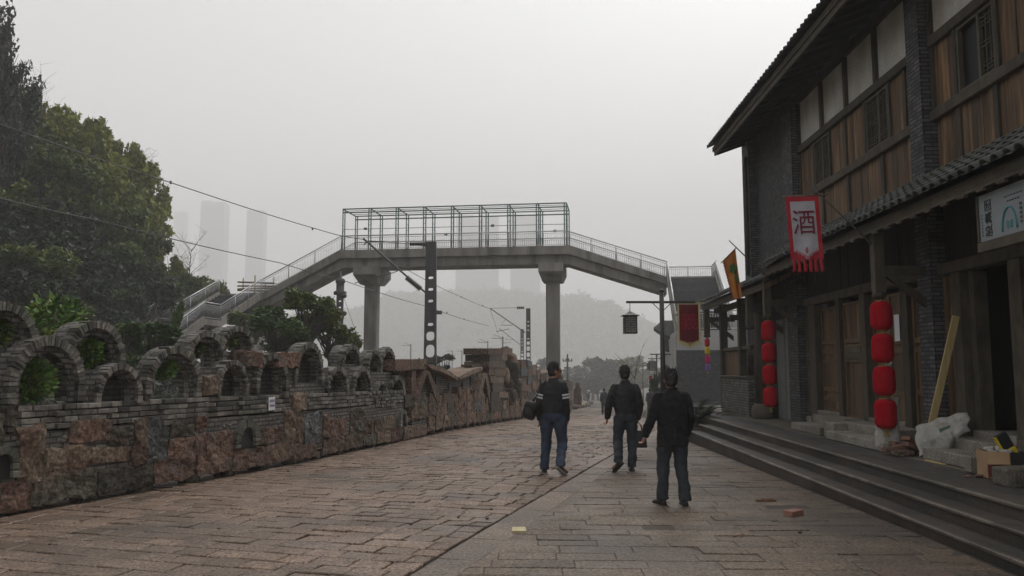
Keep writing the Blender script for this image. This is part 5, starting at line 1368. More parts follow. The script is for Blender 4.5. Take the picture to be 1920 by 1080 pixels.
KINDS = {'olive': (1, 7600, .029, 30, .7, 'leaf_olive'), 'olive2': (2, 7600, .029, 34, .65, 'leaf_olive'), 'mid': (3, 7600, .028, 30, .75, 'leaf_mid'), 'darkbig': (4, 8000, .020, 34, .8, 'leaf_dark'), 'dark': (5, 7600, .028, 30, .8, 'leaf_dark'),
         'near': (6, 11000, .030, 52, .8, 'leaf_mid'), 'nearfresh': (10, 9000, .032, 46, .8, 'leaf_shrub'), 'far': (7, 2600, .036, 20, .8, 'leaf_dark'), 'farolive': (8, 2600, .036, 20, .8, 'leaf_mid'), 'ever': (9, 5000, .026, 24, 1.3, 'leaf_dark')}
def hill_trees():
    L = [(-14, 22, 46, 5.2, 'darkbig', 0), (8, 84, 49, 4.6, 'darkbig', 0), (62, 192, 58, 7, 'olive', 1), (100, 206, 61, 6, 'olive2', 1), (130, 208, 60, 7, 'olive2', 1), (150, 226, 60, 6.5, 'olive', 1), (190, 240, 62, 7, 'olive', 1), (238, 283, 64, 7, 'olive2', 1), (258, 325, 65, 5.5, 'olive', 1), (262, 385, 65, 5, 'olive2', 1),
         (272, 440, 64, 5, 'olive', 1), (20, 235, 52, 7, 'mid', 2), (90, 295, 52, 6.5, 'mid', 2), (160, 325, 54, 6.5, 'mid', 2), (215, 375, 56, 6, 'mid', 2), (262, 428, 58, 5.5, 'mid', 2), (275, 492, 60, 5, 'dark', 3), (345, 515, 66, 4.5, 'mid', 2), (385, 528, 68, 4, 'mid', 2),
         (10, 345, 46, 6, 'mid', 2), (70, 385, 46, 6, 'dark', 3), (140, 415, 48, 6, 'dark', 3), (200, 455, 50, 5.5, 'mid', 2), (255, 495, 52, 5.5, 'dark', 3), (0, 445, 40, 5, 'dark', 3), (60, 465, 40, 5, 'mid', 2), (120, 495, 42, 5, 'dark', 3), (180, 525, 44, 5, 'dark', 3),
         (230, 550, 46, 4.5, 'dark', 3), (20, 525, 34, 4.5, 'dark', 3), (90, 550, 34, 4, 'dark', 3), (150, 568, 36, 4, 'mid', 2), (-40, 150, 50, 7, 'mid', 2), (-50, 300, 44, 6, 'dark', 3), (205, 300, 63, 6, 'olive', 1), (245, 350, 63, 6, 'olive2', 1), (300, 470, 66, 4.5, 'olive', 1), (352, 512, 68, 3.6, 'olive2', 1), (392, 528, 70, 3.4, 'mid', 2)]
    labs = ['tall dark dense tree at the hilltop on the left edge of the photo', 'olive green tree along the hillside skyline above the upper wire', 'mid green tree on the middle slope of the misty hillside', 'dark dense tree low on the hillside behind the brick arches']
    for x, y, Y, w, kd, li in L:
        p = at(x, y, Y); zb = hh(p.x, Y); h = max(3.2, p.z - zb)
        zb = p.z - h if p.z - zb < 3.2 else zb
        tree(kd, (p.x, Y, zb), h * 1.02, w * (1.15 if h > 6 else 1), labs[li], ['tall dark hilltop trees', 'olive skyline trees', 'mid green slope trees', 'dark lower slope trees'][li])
hill_trees()
def bare_tree(x, y, Y, h, label, spread=.5, seed=1, n=12):
    p = at(x, y, Y); q = random.Random(seed); base = (p.x, Y, p.z - h)
    r = empty('bare_tree', base, label, 'tree')
    t = MB(); top = Vector((q.uniform(-.2, .2) * h * .3, 0, h * .8)); t.tube([base, Vector(base) + top * .5, Vector(base) + top], [.06 * h / 4, .04 * h / 4, .012], 6); t.build('trunk', M['barkm'], r)
    b = MB()
    for k in range(n):
        s = Vector(base) + top * q.uniform(.25, 1); d = Vector((q.uniform(-1, 1) * spread, q.uniform(-1, 1) * spread, q.uniform(.5, 1.1))) * h * .3
        e = s + d; b.tube([s, s + d * .5 + Vector((q.uniform(-.1, .1), 0, .05)), e], [.016 * h / 4, .011, .006], 4)
        for _ in range(4):
            m = s.lerp(e, q.uniform(.3, .95)); b.tube([m, m + Vector((q.uniform(-1, 1), q.uniform(-1, 1), q.uniform(.2, 1))) * h * .12], [.009, .005], 4)
    b.build('branch', M['barkm'], r)
bare_tree(88, 122, 57, 9, 'leafless thin tree rising beside the tall dark tree on the hilltop', .35, 3, 14)
bare_tree(262, 262, 64, 6, 'small leafless branches above the olive skyline trees', .8, 5, 10)
bare_tree(355, 440, 66, 6, 'leafless twiggy tree at the right end of the hillside above the stairs', .9, 6, 16)
bare_tree(1196, 662, 44, 6.2, 'young leafless tree leaning by the street beyond the walkers', .45, 8, 9)
def near_trees():
    def put(kd, x, ytop, ybot, Y, w, lab, grp=None):
        p = at(x, ytop, Y); q = at(x, ybot, Y); tree(kd, (p.x, Y, q.z), p.z - q.z, w, lab, grp)
    put('near', 575, 549, 700, 31, 3.3, 'broad leafy dark green tree growing behind the wall left of the left bridge column'); put('nearfresh', 520, 575, 700, 29, 2.6, 'fresh green bushy tree under the left bridge ramp'); put('near', 620, 585, 710, 33, 2.6, 'smaller dark leafy tree against the left bridge column')
    put('nearfresh', 290, 607, 720, 24, 2.2, 'leafy shrub covering the foot of the left stairs'); put('nearfresh', 225, 606, 720, 23, 2.0, 'leafy shrub behind the second upper arch of the wall'); put('nearfresh', 336, 566, 720, 30, .6, 'thin young tree growing through the left stair railing')
    put('far', 835, 662, 730, 52, 3.2, 'round hazy bush behind the largest mast'); put('far', 800, 668, 730, 50, 2.2, 'low pale bush left of the largest mast')
    put('mid', 300, 570, 645, 62, 5.0, 'bushy tree behind the lower flight of the left stairs'); put('mid', 352, 556, 645, 64, 4.2, 'rounded tree directly behind the upper flight of the left stairs'); put('near', 462, 588, 690, 45, 3.6, 'dark shrub under the pier at the foot of the left ramp')
    put('ever', 1241, 686, 770, 40, 1.35, 'dark narrow evergreen beside the side wall of the stair base')
    for x, y, Y, w, kd in ((1095, 672, 225, 13, 'far'), (1112, 668, 212, 13, 'far'), (1135, 676, 205, 13, 'far'), (1158, 672, 220, 14, 'farolive'), (1180, 668, 228, 16, 'farolive'), (1075, 684, 235, 11, 'far'), (1200, 678, 216, 13, 'farolive'), (1225, 690, 212, 11, 'farolive'), (1012, 668, 216, 9, 'far'), (1146, 692, 196, 10, 'far'), (1120, 700, 190, 9, 'far'), (1098, 706, 186, 8, 'far'), (1172, 700, 200, 10, 'farolive')):
        put(kd, x, y, 755, Y, w * 1.25, 'blue grey hazy tree closing the end of the street' if kd == 'far' else 'pale olive hazy tree closing the end of the street', 'dark hazy trees at the street end' if kd == 'far' else 'olive hazy trees at the street end')
near_trees()
# ---------------------------------------------------------------- small far buildings and poles
def pavilion():
    Y = 53; r = empty('pavilion', (at(1262, 700, Y).x, Y + 3, g(Y)), 'grey hall with upturned tiled eaves half hidden behind the stair base', 'building')
    p0 = at(1221, 607, Y); p1 = at(1238, 633, Y); w = 9
    b = MB(); n = 14
    for tier, (pa, pb, ym) in enumerate(((at(1222, 608, Y), at(1240, 634, Y), 0), (at(1236, 645, Y), at(1250, 656, Y), 1))):
        q = r if tier == 0 else r
        rings = []
        for i in range(n + 1):
            u = i / n; x = pa.x + w * u; lift = (abs(u - .5) * 2) ** 5 * (pa.z - pb.z) * .9; ze = pb.z - .15 + lift
            rings.append([(x, Y - .4 - .3 * (abs(u - .5) * 2) ** 4, ze), (x + (.5 - u) * 2.2, Y + 2.2, pb.z + 1.3), (x + (.5 - u) * 2.2, Y + 2.2, pb.z + 1.0), (x, Y - .4 - .3 * (abs(u - .5) * 2) ** 4, ze - .22)])
        b.loft(rings, s=False)
    b.build('tiled_roof', M['tile'], r)
    b = MB(); b.box(p1.x + 1.0, p1.x + 7.5, Y + 1.0, Y + 5, g(Y), p1.z + .4, .5); b.build('wall', M['pale_concrete'], r)
pavilion()
def util_pole():
    Y = 92; p = at(1064, 664, Y); r = empty('utility_pole', (p.x, Y, g(Y)), 'hazy utility pole with a crossarm beyond the end of the masonry wall', 'utility pole')
    b = MB(); b.tube([(p.x, Y, g(Y)), p], [.14, .09], 6); b.build('post', M['pole'], r)
    b = MB(); c = at(1064, 677, Y); b.box(c.x - .55, c.x + .55, Y - .08, Y + .05, c.z - .06, c.z + .06); b.box(c.x - .4, c.x + .4, Y - .08, Y + .05, c.z - .8, c.z - .7)
    for k in range(4): b.lathe((c.x - .5 + k * .33, Y, c.z + .06), [(.05, 0), (.08, .1), (.04, .25)], 6)
    b.build('crossarm', M['pole'], r)
util_pole()
def shed():
    Y = 240; a = at(1076, 694, Y); r = empty('shed', (a.x + 2, Y + 2, g(Y)), 'small pale roofed shed among the hazy trees at the street end', 'shed')
    b = MB(); b.hexa([(a.x - 1, Y, a.z - .9), (a.x + 4.5, Y, a.z - .5), (a.x + 4.5, Y + 5, a.z + .5), (a.x - 1, Y + 5, a.z + .1), (a.x - 1, Y, a.z - .75), (a.x + 4.5, Y, a.z - .35), (a.x + 4.5, Y + 5, a.z + .65), (a.x - 1, Y + 5, a.z + .25)]); b.build('roof', M['plaster'], r)
    b = MB(); b.box(a.x - .6, a.x + 4, Y + .4, Y + 4.6, g(Y), a.z - .6, .5); b.build('wall', M['pale_concrete'], r)
shed()

# ---------------------------------------------------------------- people
def gp(x, y):
    z = 0
    for _ in range(60):
        r = ray(x, y); k = (z - H) / r[2]; Y = k * r[1]; z = .5 * z + .5 * g(Y)
    return Vector((k * r[0], Y, z))
def hand(b, wrist, fwd, side, curl=.55, s=1.0):
    """palm, four bent fingers and a thumb; fwd points along the forearm, side towards the thumb"""
    f = Vector(fwd).normalized(); t = Vector(side); t = (t - f * t.dot(f)).normalized(); n = f.cross(t)
    w = Vector(wrist)
    b.tube([w - f * .02, w + f * .03, w + f * .085], [.026 * s, .034 * s, .036 * s], 10, flat=.55, up=tuple(n))
    for k, (o, L) in enumerate(((.027, .068), (.009, .077), (-.009, .071), (-.026, .056))):
        a = w + f * .08 + t * o * s; p1 = a + (f * math.cos(curl * .5) + n * math.sin(curl * .5)) * L * .45; p2 = p1 + (f * math.cos(curl * 1.6) + n * math.sin(curl * 1.6)) * L * .32; p3 = p2 + (f * math.cos(curl * 2.5) + n * math.sin(curl * 2.5)) * L * .26
        b.tube([a, p1, p2, p3], [.0095 * s, .009 * s, .0085 * s, .007 * s], 7)
    a = w + f * .025 + t * .028 * s; p1 = a + (f * .6 + t * .7 + n * .2) * .038; p2 = p1 + (f * .95 + t * .1 + n * .35) * .034
    b.tube([a, p1, p2], [.013 * s, .011 * s, .009 * s], 7)
def person(label, loc, hgt, heading, J, cloth, hair=True, low=False, headyaw=0, hem=.93, cut='jacket', mats=('jacket', 'jeans'), glasses=False, stripe=False, group=None, collar=True):
    ro = empty('person', (0, 0, 0), label, 'person', group)
    V = lambda k: Vector(J[k])
    HY = Matrix.Rotation(headyaw, 3, 'Z') * (1.0 if low else 1.10); hc = V('head'); nk = Vector((0, .01, 1.47))
    vx = .018 if low else .0062
    # body: one surface
    b = MB()
    b.loft([[(rx * math.cos(2 * math.pi * k / 14), yo + ry * math.sin(2 * math.pi * k / 14), z) for k in range(14)] for z, rx, ry, yo in ((.86, .13, .09, 0), (1.0, .14, .095, 0), (1.2, .15, .10, 0), (1.36, .16, .095, 0), (1.43, .10, .07, 0), (1.46, .06, .06, .005))])
    b.tube([nk - Vector((0, 0, .06)), nk + Vector((0, 0, .05)), hc - Vector((0, 0, .03))], [.062, .055, .055], 12)
    b.ell(hc + HY @ Vector((0, -.004, .018)), (.075, .094, .104), HY, 18, 14); b.ell(hc + HY @ Vector((0, .030, -.055)), (.056, .058, .062), HY, 14, 10)
    b.ell(hc + HY @ Vector((0, .098, -.012)), (.013, .018, .022), HY, 8, 6); b.ell(hc + HY @ Vector((0, .090, .012)), (.009, .012, .022), HY, 8, 6)
    b.ell(hc + HY @ Vector((0, .084, -.052)), (.022, .010, .007), HY, 8, 6); b.ell(hc + HY @ Vector((0, .078, -.085)), (.022, .016, .014), HY, 8, 6); b.ell(hc + HY @ Vector((0, .078, .034)), (.05, .014, .010), HY, 10, 6)
    for sg in (-1, 1): b.ell(hc + HY @ Vector((sg * .077, -.008, -.012)), (.010, .019, .031), HY, 8, 6)
    for s in 'LR':
        b.tube([V('sh' + s), V('el' + s), V('wr' + s)], [.045, .036, .026], 10); b.tube([V('hip' + s), V('kn' + s), V('an' + s)], [.075, .05, .036], 10)
        b.tube([V('an' + s), V('an' + s) + Vector((0, .03, -.04)), V('toe' + s)], [.034, .034, .026], 8)
        sd = Vector((0, 1, 0)) if s == 'L' else Vector((0, 1, 0)); fw = V('wr' + s) - V('el' + s)
        if not J.get('hide' + s): hand(b, V('wr' + s), fw, sd, J.get('curl' + s, .5) * (1 if s == 'R' else -1) * (-1 if s == 'R' else 1) * (1), 1.0) if s == 'L' else hand(b, V('wr' + s), fw, sd, -J.get('curl' + s, .5), 1.0)
    o = b.build('body', M['skin'], ro); bake(o, [('REMESH', dict(mode='VOXEL', voxel_size=vx)), ('SMOOTH', dict(factor=.4, iterations=1))])
    # hair
    h = MB(); h.ell(hc + HY @ Vector((0, -.016, .030)), (.083, .092, .106), HY, 20, 14); h.ell(hc + HY @ Vector((0, -.034, -.028)), (.072, .070, .070), HY, 16, 10)
    if hair:
        q = random.Random(int(hgt * 1000))
        for _ in range(0 if low else 260):
            a = q.uniform(0, 6.28); e = q.uniform(-.1, 1.3); d = Vector((math.cos(a) * math.cos(e), math.sin(a) * math.cos(e), math.sin(e)))
            if d.y > .55 and d.z < .5: continue
            p = Vector((d.x * .082, d.y * .091 - .016, d.z * .105 + .03)); h.tube([hc + HY @ p * .97, hc + HY @ (p * 1.03 + Vector((q.uniform(-.01, .01), q.uniform(-.01, .01), q.uniform(-.006, .012)))), hc + HY @ (p * 1.02 + Vector((q.uniform(-.014, .014), q.uniform(-.014, .014), -.004)))], [.010, .007, .002], 4)
        if cloth.get('spiky'):
            for x in (-.025, .06): h.tube([hc + Vector((x, -.02, .11)), hc + Vector((x + .004, -.02, .15)), hc + Vector((x + .006, -.02, .175))], [.016, .009, .003], 6)
    h.build('hair', M['hair'], ro)
    # trousers
    t = MB()
    t.loft([[(rx * math.cos(2 * math.pi * k / 16), yo + ry * math.sin(2 * math.pi * k / 16), z) for k in range(16)] for z, rx, ry, yo in ((.83, .165, .12, -.012), (.90, .18, .132, -.015), (1.0, .172, .118, -.005), (1.04, .165, .11, 0))])
    for s in 'LR':
        hp, kn, an = V('hip' + s), V('kn' + s), V('an' + s); low_ = an + Vector((0, -.012, -.02))
        t.tube([hp + Vector((0, 0, .03)), hp.lerp(kn, .35) + Vector((0, -.012, 0)), kn + Vector((0, .004, .05)), kn - Vector((0, 0, .04)), kn.lerp(an, .5) + Vector((0, -.012, 0)), an + Vector((0, -.008, .05)), low_], [.108, .104, .086, .080, .077, .074, .079], 14)
    o = t.build('trousers', M[mats[1]], ro)
    tex = bpy.data.textures.get('folds') or bpy.data.textures.new('folds', 'CLOUDS'); tex.noise_scale = .085; tex.noise_depth = 2
    bake(o, [('REMESH', dict(mode='VOXEL', voxel_size=.022 if low else .010)), ('SMOOTH', dict(factor=.5, iterations=3)), ('DISPLACE', dict(texture=tex, strength=.034, texture_coords='LOCAL', mid_level=.5))])
    # jacket
    c = MB(); k_ = 1.0 if cut != 'suit' else 1.02
    if cut == 'suit': R_ = ((hem, .205, .145, -.015), (hem + .10, .20, .14, -.01), (1.02, .19, .13, 0), (1.14, .195, .132, 0), (1.28, .205, .138, 0), (1.37, .196, .118, 0), (1.425, .145, .092, 0), (1.47, .092, .078, .0), (1.50, .074, .07, .0))
    else: R_ = ((hem, .165, .118, -.01), (hem + .04, .178, .125, -.008), (1.05, .196, .138, 0), (1.16, .20, .138, 0), (1.28, .20, .138, 0), (1.365, .19, .118, 0), (1.425, .135, .09, 0), (1.475, .088, .078, .0), (1.515, .076, .074, .005))
    c.loft([[(rx * k_ * math.cos(2 * math.pi * k / 20), yo + ry * math.sin(2 * math.pi * k / 20), z) for k in range(20)] for z, rx, ry, yo in R_])
    if collar: c.tube([(0, .005, 1.46), (0, .006, 1.522)], [.085, .072], 16)
    for s in 'LR':
        sg = -1 if s == 'L' else 1; sh, el, wr = V('sh' + s), V('el' + s), V('wr' + s); e = (wr - el).normalized()
        c.tube([sh + Vector((-sg * .07, 0, .022)), sh + Vector((-sg * .01, 0, .0)), sh.lerp(el, .22), sh.lerp(el, .55), el, el.lerp(wr, .5), wr - e * .02, wr + e * .018], [.052, .072, .078, .070, .066, .062, .054, .05], 14)
    o = c.build('jacket' if cut != 'suit' else 'suit_jacket', M[mats[0]], ro)
    bake(o, [('REMESH', dict(mode='VOXEL', voxel_size=.022 if low else .010)), ('SMOOTH', dict(factor=.5, iterations=3)), ('DISPLACE', dict(texture=tex, strength=.034, texture_coords='LOCAL', mid_level=.5))])
    jk = o
    if cut == 'suit' and not low:
        v = MB(); v.box(-.004, .004, -.162, -.10, hem - .002, hem + .24, .5); v.build('back_vent', M['black'], jk)
    if stripe:
        for s in 'LR':
            sh, el = V('sh' + s), V('el' + s)
            for f in (.50, .66):
                p, q2 = sh.lerp(el, f), sh.lerp(el, f + .10); v = MB(); v.tube([p, q2], [.084, .082], 18, r=.5); v.build('sleeve_stripe', M['stripe'], jk)
    # shoes
    for s in 'LR':
        an, to = V('an' + s), V('toe' + s); d = (to - an); d.z = 0; d.normalize(); heel = Vector((an.x, an.y, an.z)) - d * .055
        pit = (to - an); tilt = J.get('tilt' + s, 0); side = Vector((d.y, -d.x, 0)); L = .285
        dd = (d * math.cos(tilt) + Vector((0, 0, -1)) * math.sin(tilt)); uu = (d * math.sin(tilt) + Vector((0, 0, 1)) * math.cos(tilt))
        base = an - uu * .085 - dd * .07
        sh_ = MB(); so_ = MB(); rings = []; rs2 = []
        for f, w, hh_ in ((0, .024, .055), (.06, .034, .085), (.2, .038, .10), (.38, .04, .085), (.6, .046, .062), (.85, .044, .05), (.97, .028, .036), (1.0, .012, .025)):
            cc = base + dd * (f * L)
            rings.append([tuple(cc + side * (w * math.cos(a)) + uu * (.016 + max(0, math.sin(a)) * (hh_ - .022))) for a in [math.pi * i / 8 for i in range(9)]])
            w2 = w * 1.06; rs2.append([tuple(cc + side * (w2 * x) + uu * z) for x, z in ((-1, 0), (1, 0), (1, .018), (-1, .018))])
        sh_.loft(rings); q = sh_.build('shoe', M['leather'], ro); so_.loft(rs2, s=False); so_.build('sole', M['sole' if cloth.get('palesole') else 'black'], q)
    if glasses:
        e = MB()
        for sg in (-1, 1):
            cc = hc + HY @ Vector((sg * .034, .094, .006))
            P = [cc + HY @ Vector((.024 * math.cos(a), 0, .017 * math.sin(a))) for a in [2 * math.pi * i / 12 for i in range(13)]]; e.tube(P, .0028, 5)
            e.tube([hc + HY @ Vector((sg * .06, .092, .012)), hc + HY @ Vector((sg * .08, .04, .01)), hc + HY @ Vector((sg * .082, -.01, .006))], .0028, 5)
        e.tube([hc + HY @ Vector((-.01, .098, .01)), hc + HY @ Vector((.01, .098, .01))], .0028, 5); e.build('glasses', M['black'], ro)
    ro.location = loc; ro.scale = (hgt / 1.74,) * 3; ro.rotation_euler = (0, 0, heading)
    return ro
def pose(**kw):
    J = dict(head=(0, .03, 1.625), shL=(-.165, 0, 1.395), shR=(.165, 0, 1.395), elL=(-.225, -.02, 1.12), elR=(.225, -.02, 1.12), wrL=(-.24, .05, .87), wrR=(.24, .05, .87),
             hipL=(-.09, 0, .88), hipR=(.09, 0, .88), knL=(-.10, .02, .49), knR=(.10, .02, .49), anL=(-.105, 0, .09), anR=(.105, 0, .09), toeL=(-.12, .17, .03), toeR=(.12, .17, .03))
    J.update(kw); return J
P1 = gp(1038, 889); P2 = gp(1174, 883); P3 = gp(1263, 947)
person('man in black jacket with white sleeve bands and blue jeans, face turned right, glasses on', P1, 1.83, R(-13),
       pose(head=(.02, .035, 1.63), hipL=(-.10, 0, .88), hipR=(.10, 0, .88), knL=(-.125, .05, .49), anL=(-.15, .03, .088), toeL=(-.20, .20, .03), knR=(.135, .04, .50), anR=(.155, -.24, .175), toeR=(.24, -.11, .05), tiltR=.6, shL=(-.155, 0, 1.40), shR=(.155, 0, 1.40), wrL=(-.235, .06, .86), wrR=(.205, .06, .86), elR=(.205, -.01, 1.12), curlR=.35), {'palesole': True}, headyaw=R(-62), mats=('jacket', 'jeans'), glasses=True, stripe=True)
person('man in short black jacket and dark jeans carrying a black handbag', P2, 1.79, R(0),
       pose(shL=(-.175, 0, 1.39), shR=(.175, 0, 1.39), elL=(-.275, -.02, 1.12), elR=(.25, -.02, 1.12), wrL=(-.30, .05, .88), wrR=(.225, .06, .88), curlR=1.0, curlL=.9, knL=(-.125, .04, .50), anL=(-.165, -.28, .19), toeL=(-.25, -.16, .06), tiltL=.65, knR=(.115, .04, .49), anR=(.10, -.02, .088), toeR=(.11, .16, .03)), {}, mats=('jacket', 'darkjeans'))
person('man in long black suit jacket and grey blue trousers, nearest of the walkers', P3, 1.69, R(3),
       pose(head=(-.0, .03, 1.62), shL=(-.18, 0, 1.395), shR=(.18, 0, 1.395), elL=(-.27, -.02, 1.13), wrL=(-.345, .05, .89), elR=(.25, .0, 1.12), wrR=(.22, .13, .90), curlL=.7, knL=(-.12, .03, .49), anL=(-.135, .05, .088), toeL=(-.19, .22, .03), knR=(.115, .02, .49), anR=(.13, -.08, .088), toeR=(.14, .1, .03)), {'spiky': True}, cut='suit', hem=.76, mats=('suit', 'trousers'))
for x, y, hp, lab in ((1133, 777, 48, 'distant man in a dark coat walking away in the middle of the street'), (1103, 755, 23, 'tiny far figure standing near the end of the street'), (1219, 776, 46, 'distant figure in dark clothes half hidden between the two nearer men')):
    p = gp(x, y); k = hp / F * p.y
    person(lab, p, min(1.8, max(1.5, k)), 0, pose(anL=(-.10, .12, .09), toeL=(-.1, .28, .03), anR=(.10, -.12, .09), toeR=(.1, .05, .03)), {}, low=True, cut='suit', hem=.76, mats=('greycoat', 'trousers'))
def shoulder_bag():
    s = 1.83 / 1.74
    c = P1 + Vector((-.375, .02, 1.0)) * s
    r = empty('shoulder_bag', c - Vector((0, 0, .17)), 'black shoulder bag hanging at the hip of the man with white sleeve bands', 'bag')
    xf = lambda x, y, z: tuple(c + Matrix.Rotation(R(16), 3, 'Y') @ Vector((x, y, z)))
    b = MB(xf); b.rock((0, 0, 0), (.115, .17, .155), seed=3, n=6, amp=.02, power=4); b.build('pouch', M['leather'], r)
    b = MB(xf); b.rock((0.005, -.01, .09), (.118, .168, .07), seed=5, n=5, amp=.012, power=5); b.build('flap', M['jacket'], r)
    b = MB(); b.tube([c + Vector((.02, .0, .13)), P1 + Vector((-.275, -.03, 1.22)) * s, P1 + Vector((-.20, -.085, 1.39)) * s, P1 + Vector((-.12, -.06, 1.475)) * s, P1 + Vector((-.12, .07, 1.46)) * s, P1 + Vector((-.2, .14, 1.3)) * s, c + Vector((.03, .12, .12))], .016, 6, flat=.4); b.build('strap', M['leather'], r)
shoulder_bag()
def handbag():
    s = 1.79 / 1.74; c = P2 + Vector((.225, .075, .585)) * s
    r = empty('handbag', c - Vector((0, 0, .2)), 'black rectangular handbag with two loop handles held by the man in the middle', 'handbag')
    b = MB(); n = []
    b.hexa([(c.x - .15, c.y - .06, c.z - .21), (c.x + .15, c.y - .06, c.z - .21), (c.x + .15, c.y + .06, c.z - .21), (c.x - .15, c.y + .06, c.z - .21), (c.x - .125, c.y - .035, c.z + .09), (c.x + .125, c.y - .035, c.z + .09), (c.x + .125, c.y + .035, c.z + .09), (c.x - .125, c.y + .035, c.z + .09)], .5)
    o = b.build('body', M['leather'], r); bake(o, [('BEVEL', dict(width=.02, segments=3))])
    for dy in (-.035, .035):
        b = MB(); b.tube([c + Vector((-.07, dy, .07)), c + Vector((-.05, dy * .7, .17)), c + Vector((0, 0, .235)), c + Vector((.05, dy * .7, .17)), c + Vector((.07, dy, .07))], .009, 6); b.build('handle', M['leather'], r)
handbag()
# ---------------------------------------------------------------- small things on the ground
def sacks():
    creases = bpy.data.textures.new('creases', 'CLOUDS'); creases.noise_scale = .085; creases.noise_depth = 4
    c = Vector(BF(5.45, 12.72, .425))
    r = empty('cement_sack', c, 'upright pale woven sack with green black print below the nearest lantern string', 'sack')
    b = MB(lambda x, y, z: tuple(c + Matrix.Rotation(R(-12), 3, 'Z') @ Vector((x + z * .05, y, z)))); rings = []
    for z, w, d in ((0, .14, .11), (.04, .175, .14), (.15, .18, .145), (.27, .165, .13), (.33, .15, .115), (.42, .17, .11), (.60, .172, .09), (.74, .165, .05), (.80, .15, .02)):
        rings.append([((w * (abs(math.cos(a)) ** .6) * (1 if math.cos(a) > 0 else -1) + rng.uniform(-.008, .008)), d * (abs(math.sin(a)) ** .6) * (1 if math.sin(a) > 0 else -1) + rng.uniform(-.008, .008), z + (.05 * math.cos(a) if z > .7 else 0)) for a in [2 * math.pi * k / 22 for k in range(22)]])
    b.loft(rings); o = b.build('bag', M['sack'], r); bake(o, [('SUBSURF', dict(levels=2, render_levels=2)), ('DISPLACE', dict(texture=creases, strength=.05, texture_coords='LOCAL', mid_level=.5))])
    b = MB(lambda x, y, z: tuple(c + Matrix.Rotation(R(-12), 3, 'Z') @ Vector((x + z * .05, y, z))))
    for z0, z1 in ((.66, .675), (.69, .705)): b.box(-.13, .13, -.1, -.078, z0, z1)
    for q in ((-.06, .07, -.122, -.108, .36, .375), (-.06, .07, -.118, -.10, .57, .585), (-.06, -.045, -.122, -.104, .375, .57), (.055, .07, -.122, -.104, .375, .57), (-.025, .035, -.122, -.104, .42, .53)): b.box(*q)
    b.build('printing', M['sackprint'], r)
    c2 = Vector(BF(5.55, 11.62, .43)); A = Matrix.Rotation(R(-8), 3, 'Z')
    r = empty('cement_sack', c2, 'slumped pale sack leaning sideways across the stone stoop beside the plank', 'sack')
    def xf(x, y, z): return tuple(c2 + A @ Vector((x, y, z)))
    b = MB(BF); nu, nv = 30, 22; ids = {}
    BL, TL, TR, BR_ = (5.47, .432), (5.50, .85), (6.13, 1.08), (6.05, .84)
    for side in (1, -1):
        for i in range(nu + 1):
            for j in range(nv + 1):
                u, v = i / nu, j / nv
                e = (max(0, 1 - abs(2 * u - 1) ** 4) * max(0, 1 - abs(2 * v - 1) ** 3)) ** .5
                bow = .035 * math.sin(math.pi * u) * (1 - 2 * v) * -1
                sx = (BL[0] * (1 - u) + BR_[0] * u) * (1 - v) + (TL[0] * (1 - u) + TR[0] * u) * v + .02 * math.sin(v * 9 + u * 2)
                sz = (BL[1] * (1 - u) + BR_[1] * u) * (1 - v) + (TL[1] * (1 - u) + TR[1] * u) * v + bow * .6 + .012 * math.sin(u * 17)
                cr = mnoise.noise(Vector((u * 3 + v * 5, v * 2.2 - u * 6, side * 3))) * .016 + mnoise.noise(Vector((u * 11, v * 9 + u * 7, side * 7))) * .008
                th = (.125 * (1 - .45 * u) * e + cr * min(1, e * 1.6))
                ids[side, i, j] = b.pts([(sx, 11.82 - .28 * u + .14 * (v - .5) - side * th, sz)])
        for i in range(nu):
            for j in range(nv):
                q = (ids[side, i, j], ids[side, i + 1, j], ids[side, i + 1, j + 1], ids[side, i, j + 1]); b.face(q if side > 0 else q[::-1], .5, 0, True)
    for i in range(nu):                                        # the sewn edges
        for j in (0, nv): b.face((ids[1, i, j], ids[1, i + 1, j], ids[-1, i + 1, j], ids[-1, i, j]))
    for j in range(nv):
        for i in (0, nu): b.face((ids[1, i, j], ids[1, i, j + 1], ids[-1, i, j + 1], ids[-1, i, j]))
    b.build('bag', M['sack'], r)
    b = MB(xf); b.rock((.14, -.02, .20), (.20, .10, .10), seed=9, n=9, amp=.06, power=3.5); b.build('slumped_fold', M['sack'], r)
    b = MB(BF)
    for u0, v0, w, h in ((5.70, .74, .20, .016), (5.70, .70, .20, .016), (5.72, .78, .13, .06)):
        k = (u0 - 5.47) / .6; t0 = 11.82 - .28 * k - .128 * (1 - .4 * k); b.prism([(u0, t0, v0), (u0 + w, t0 - .02, v0 + w * .4), (u0 + w, t0 - .005, v0 + w * .4 + h), (u0, t0 + .015, v0 + h)], (0, .04, 0))
    b.build('printing', M['sackprint'], r)
sacks()
def plank():
    a = Vector(BF(5.70, 12.05, .44)); t = Vector(BF(6.16, 11.86, 2.45)); d = (t - a).normalized(); sx = d.cross(Vector((0, 1, 0))).normalized(); n = sx.cross(d)
    b = MB(); h = .05
    P = [a + sx * i * h + n * j * .016 for i, j in ((-1, -1), (1, -1), (1, 1), (-1, 1))]; Q = [t + sx * i * h + n * j * .016 for i, j in ((-1, -1), (1, -1), (1, 1), (-1, 1))]
    b.hexa([tuple(p) for p in P + Q], .5); tag(b.build('plank', M['plank']), 'long pale yellow plank leaning against the wall behind the slumped sack', 'plank')
plank()
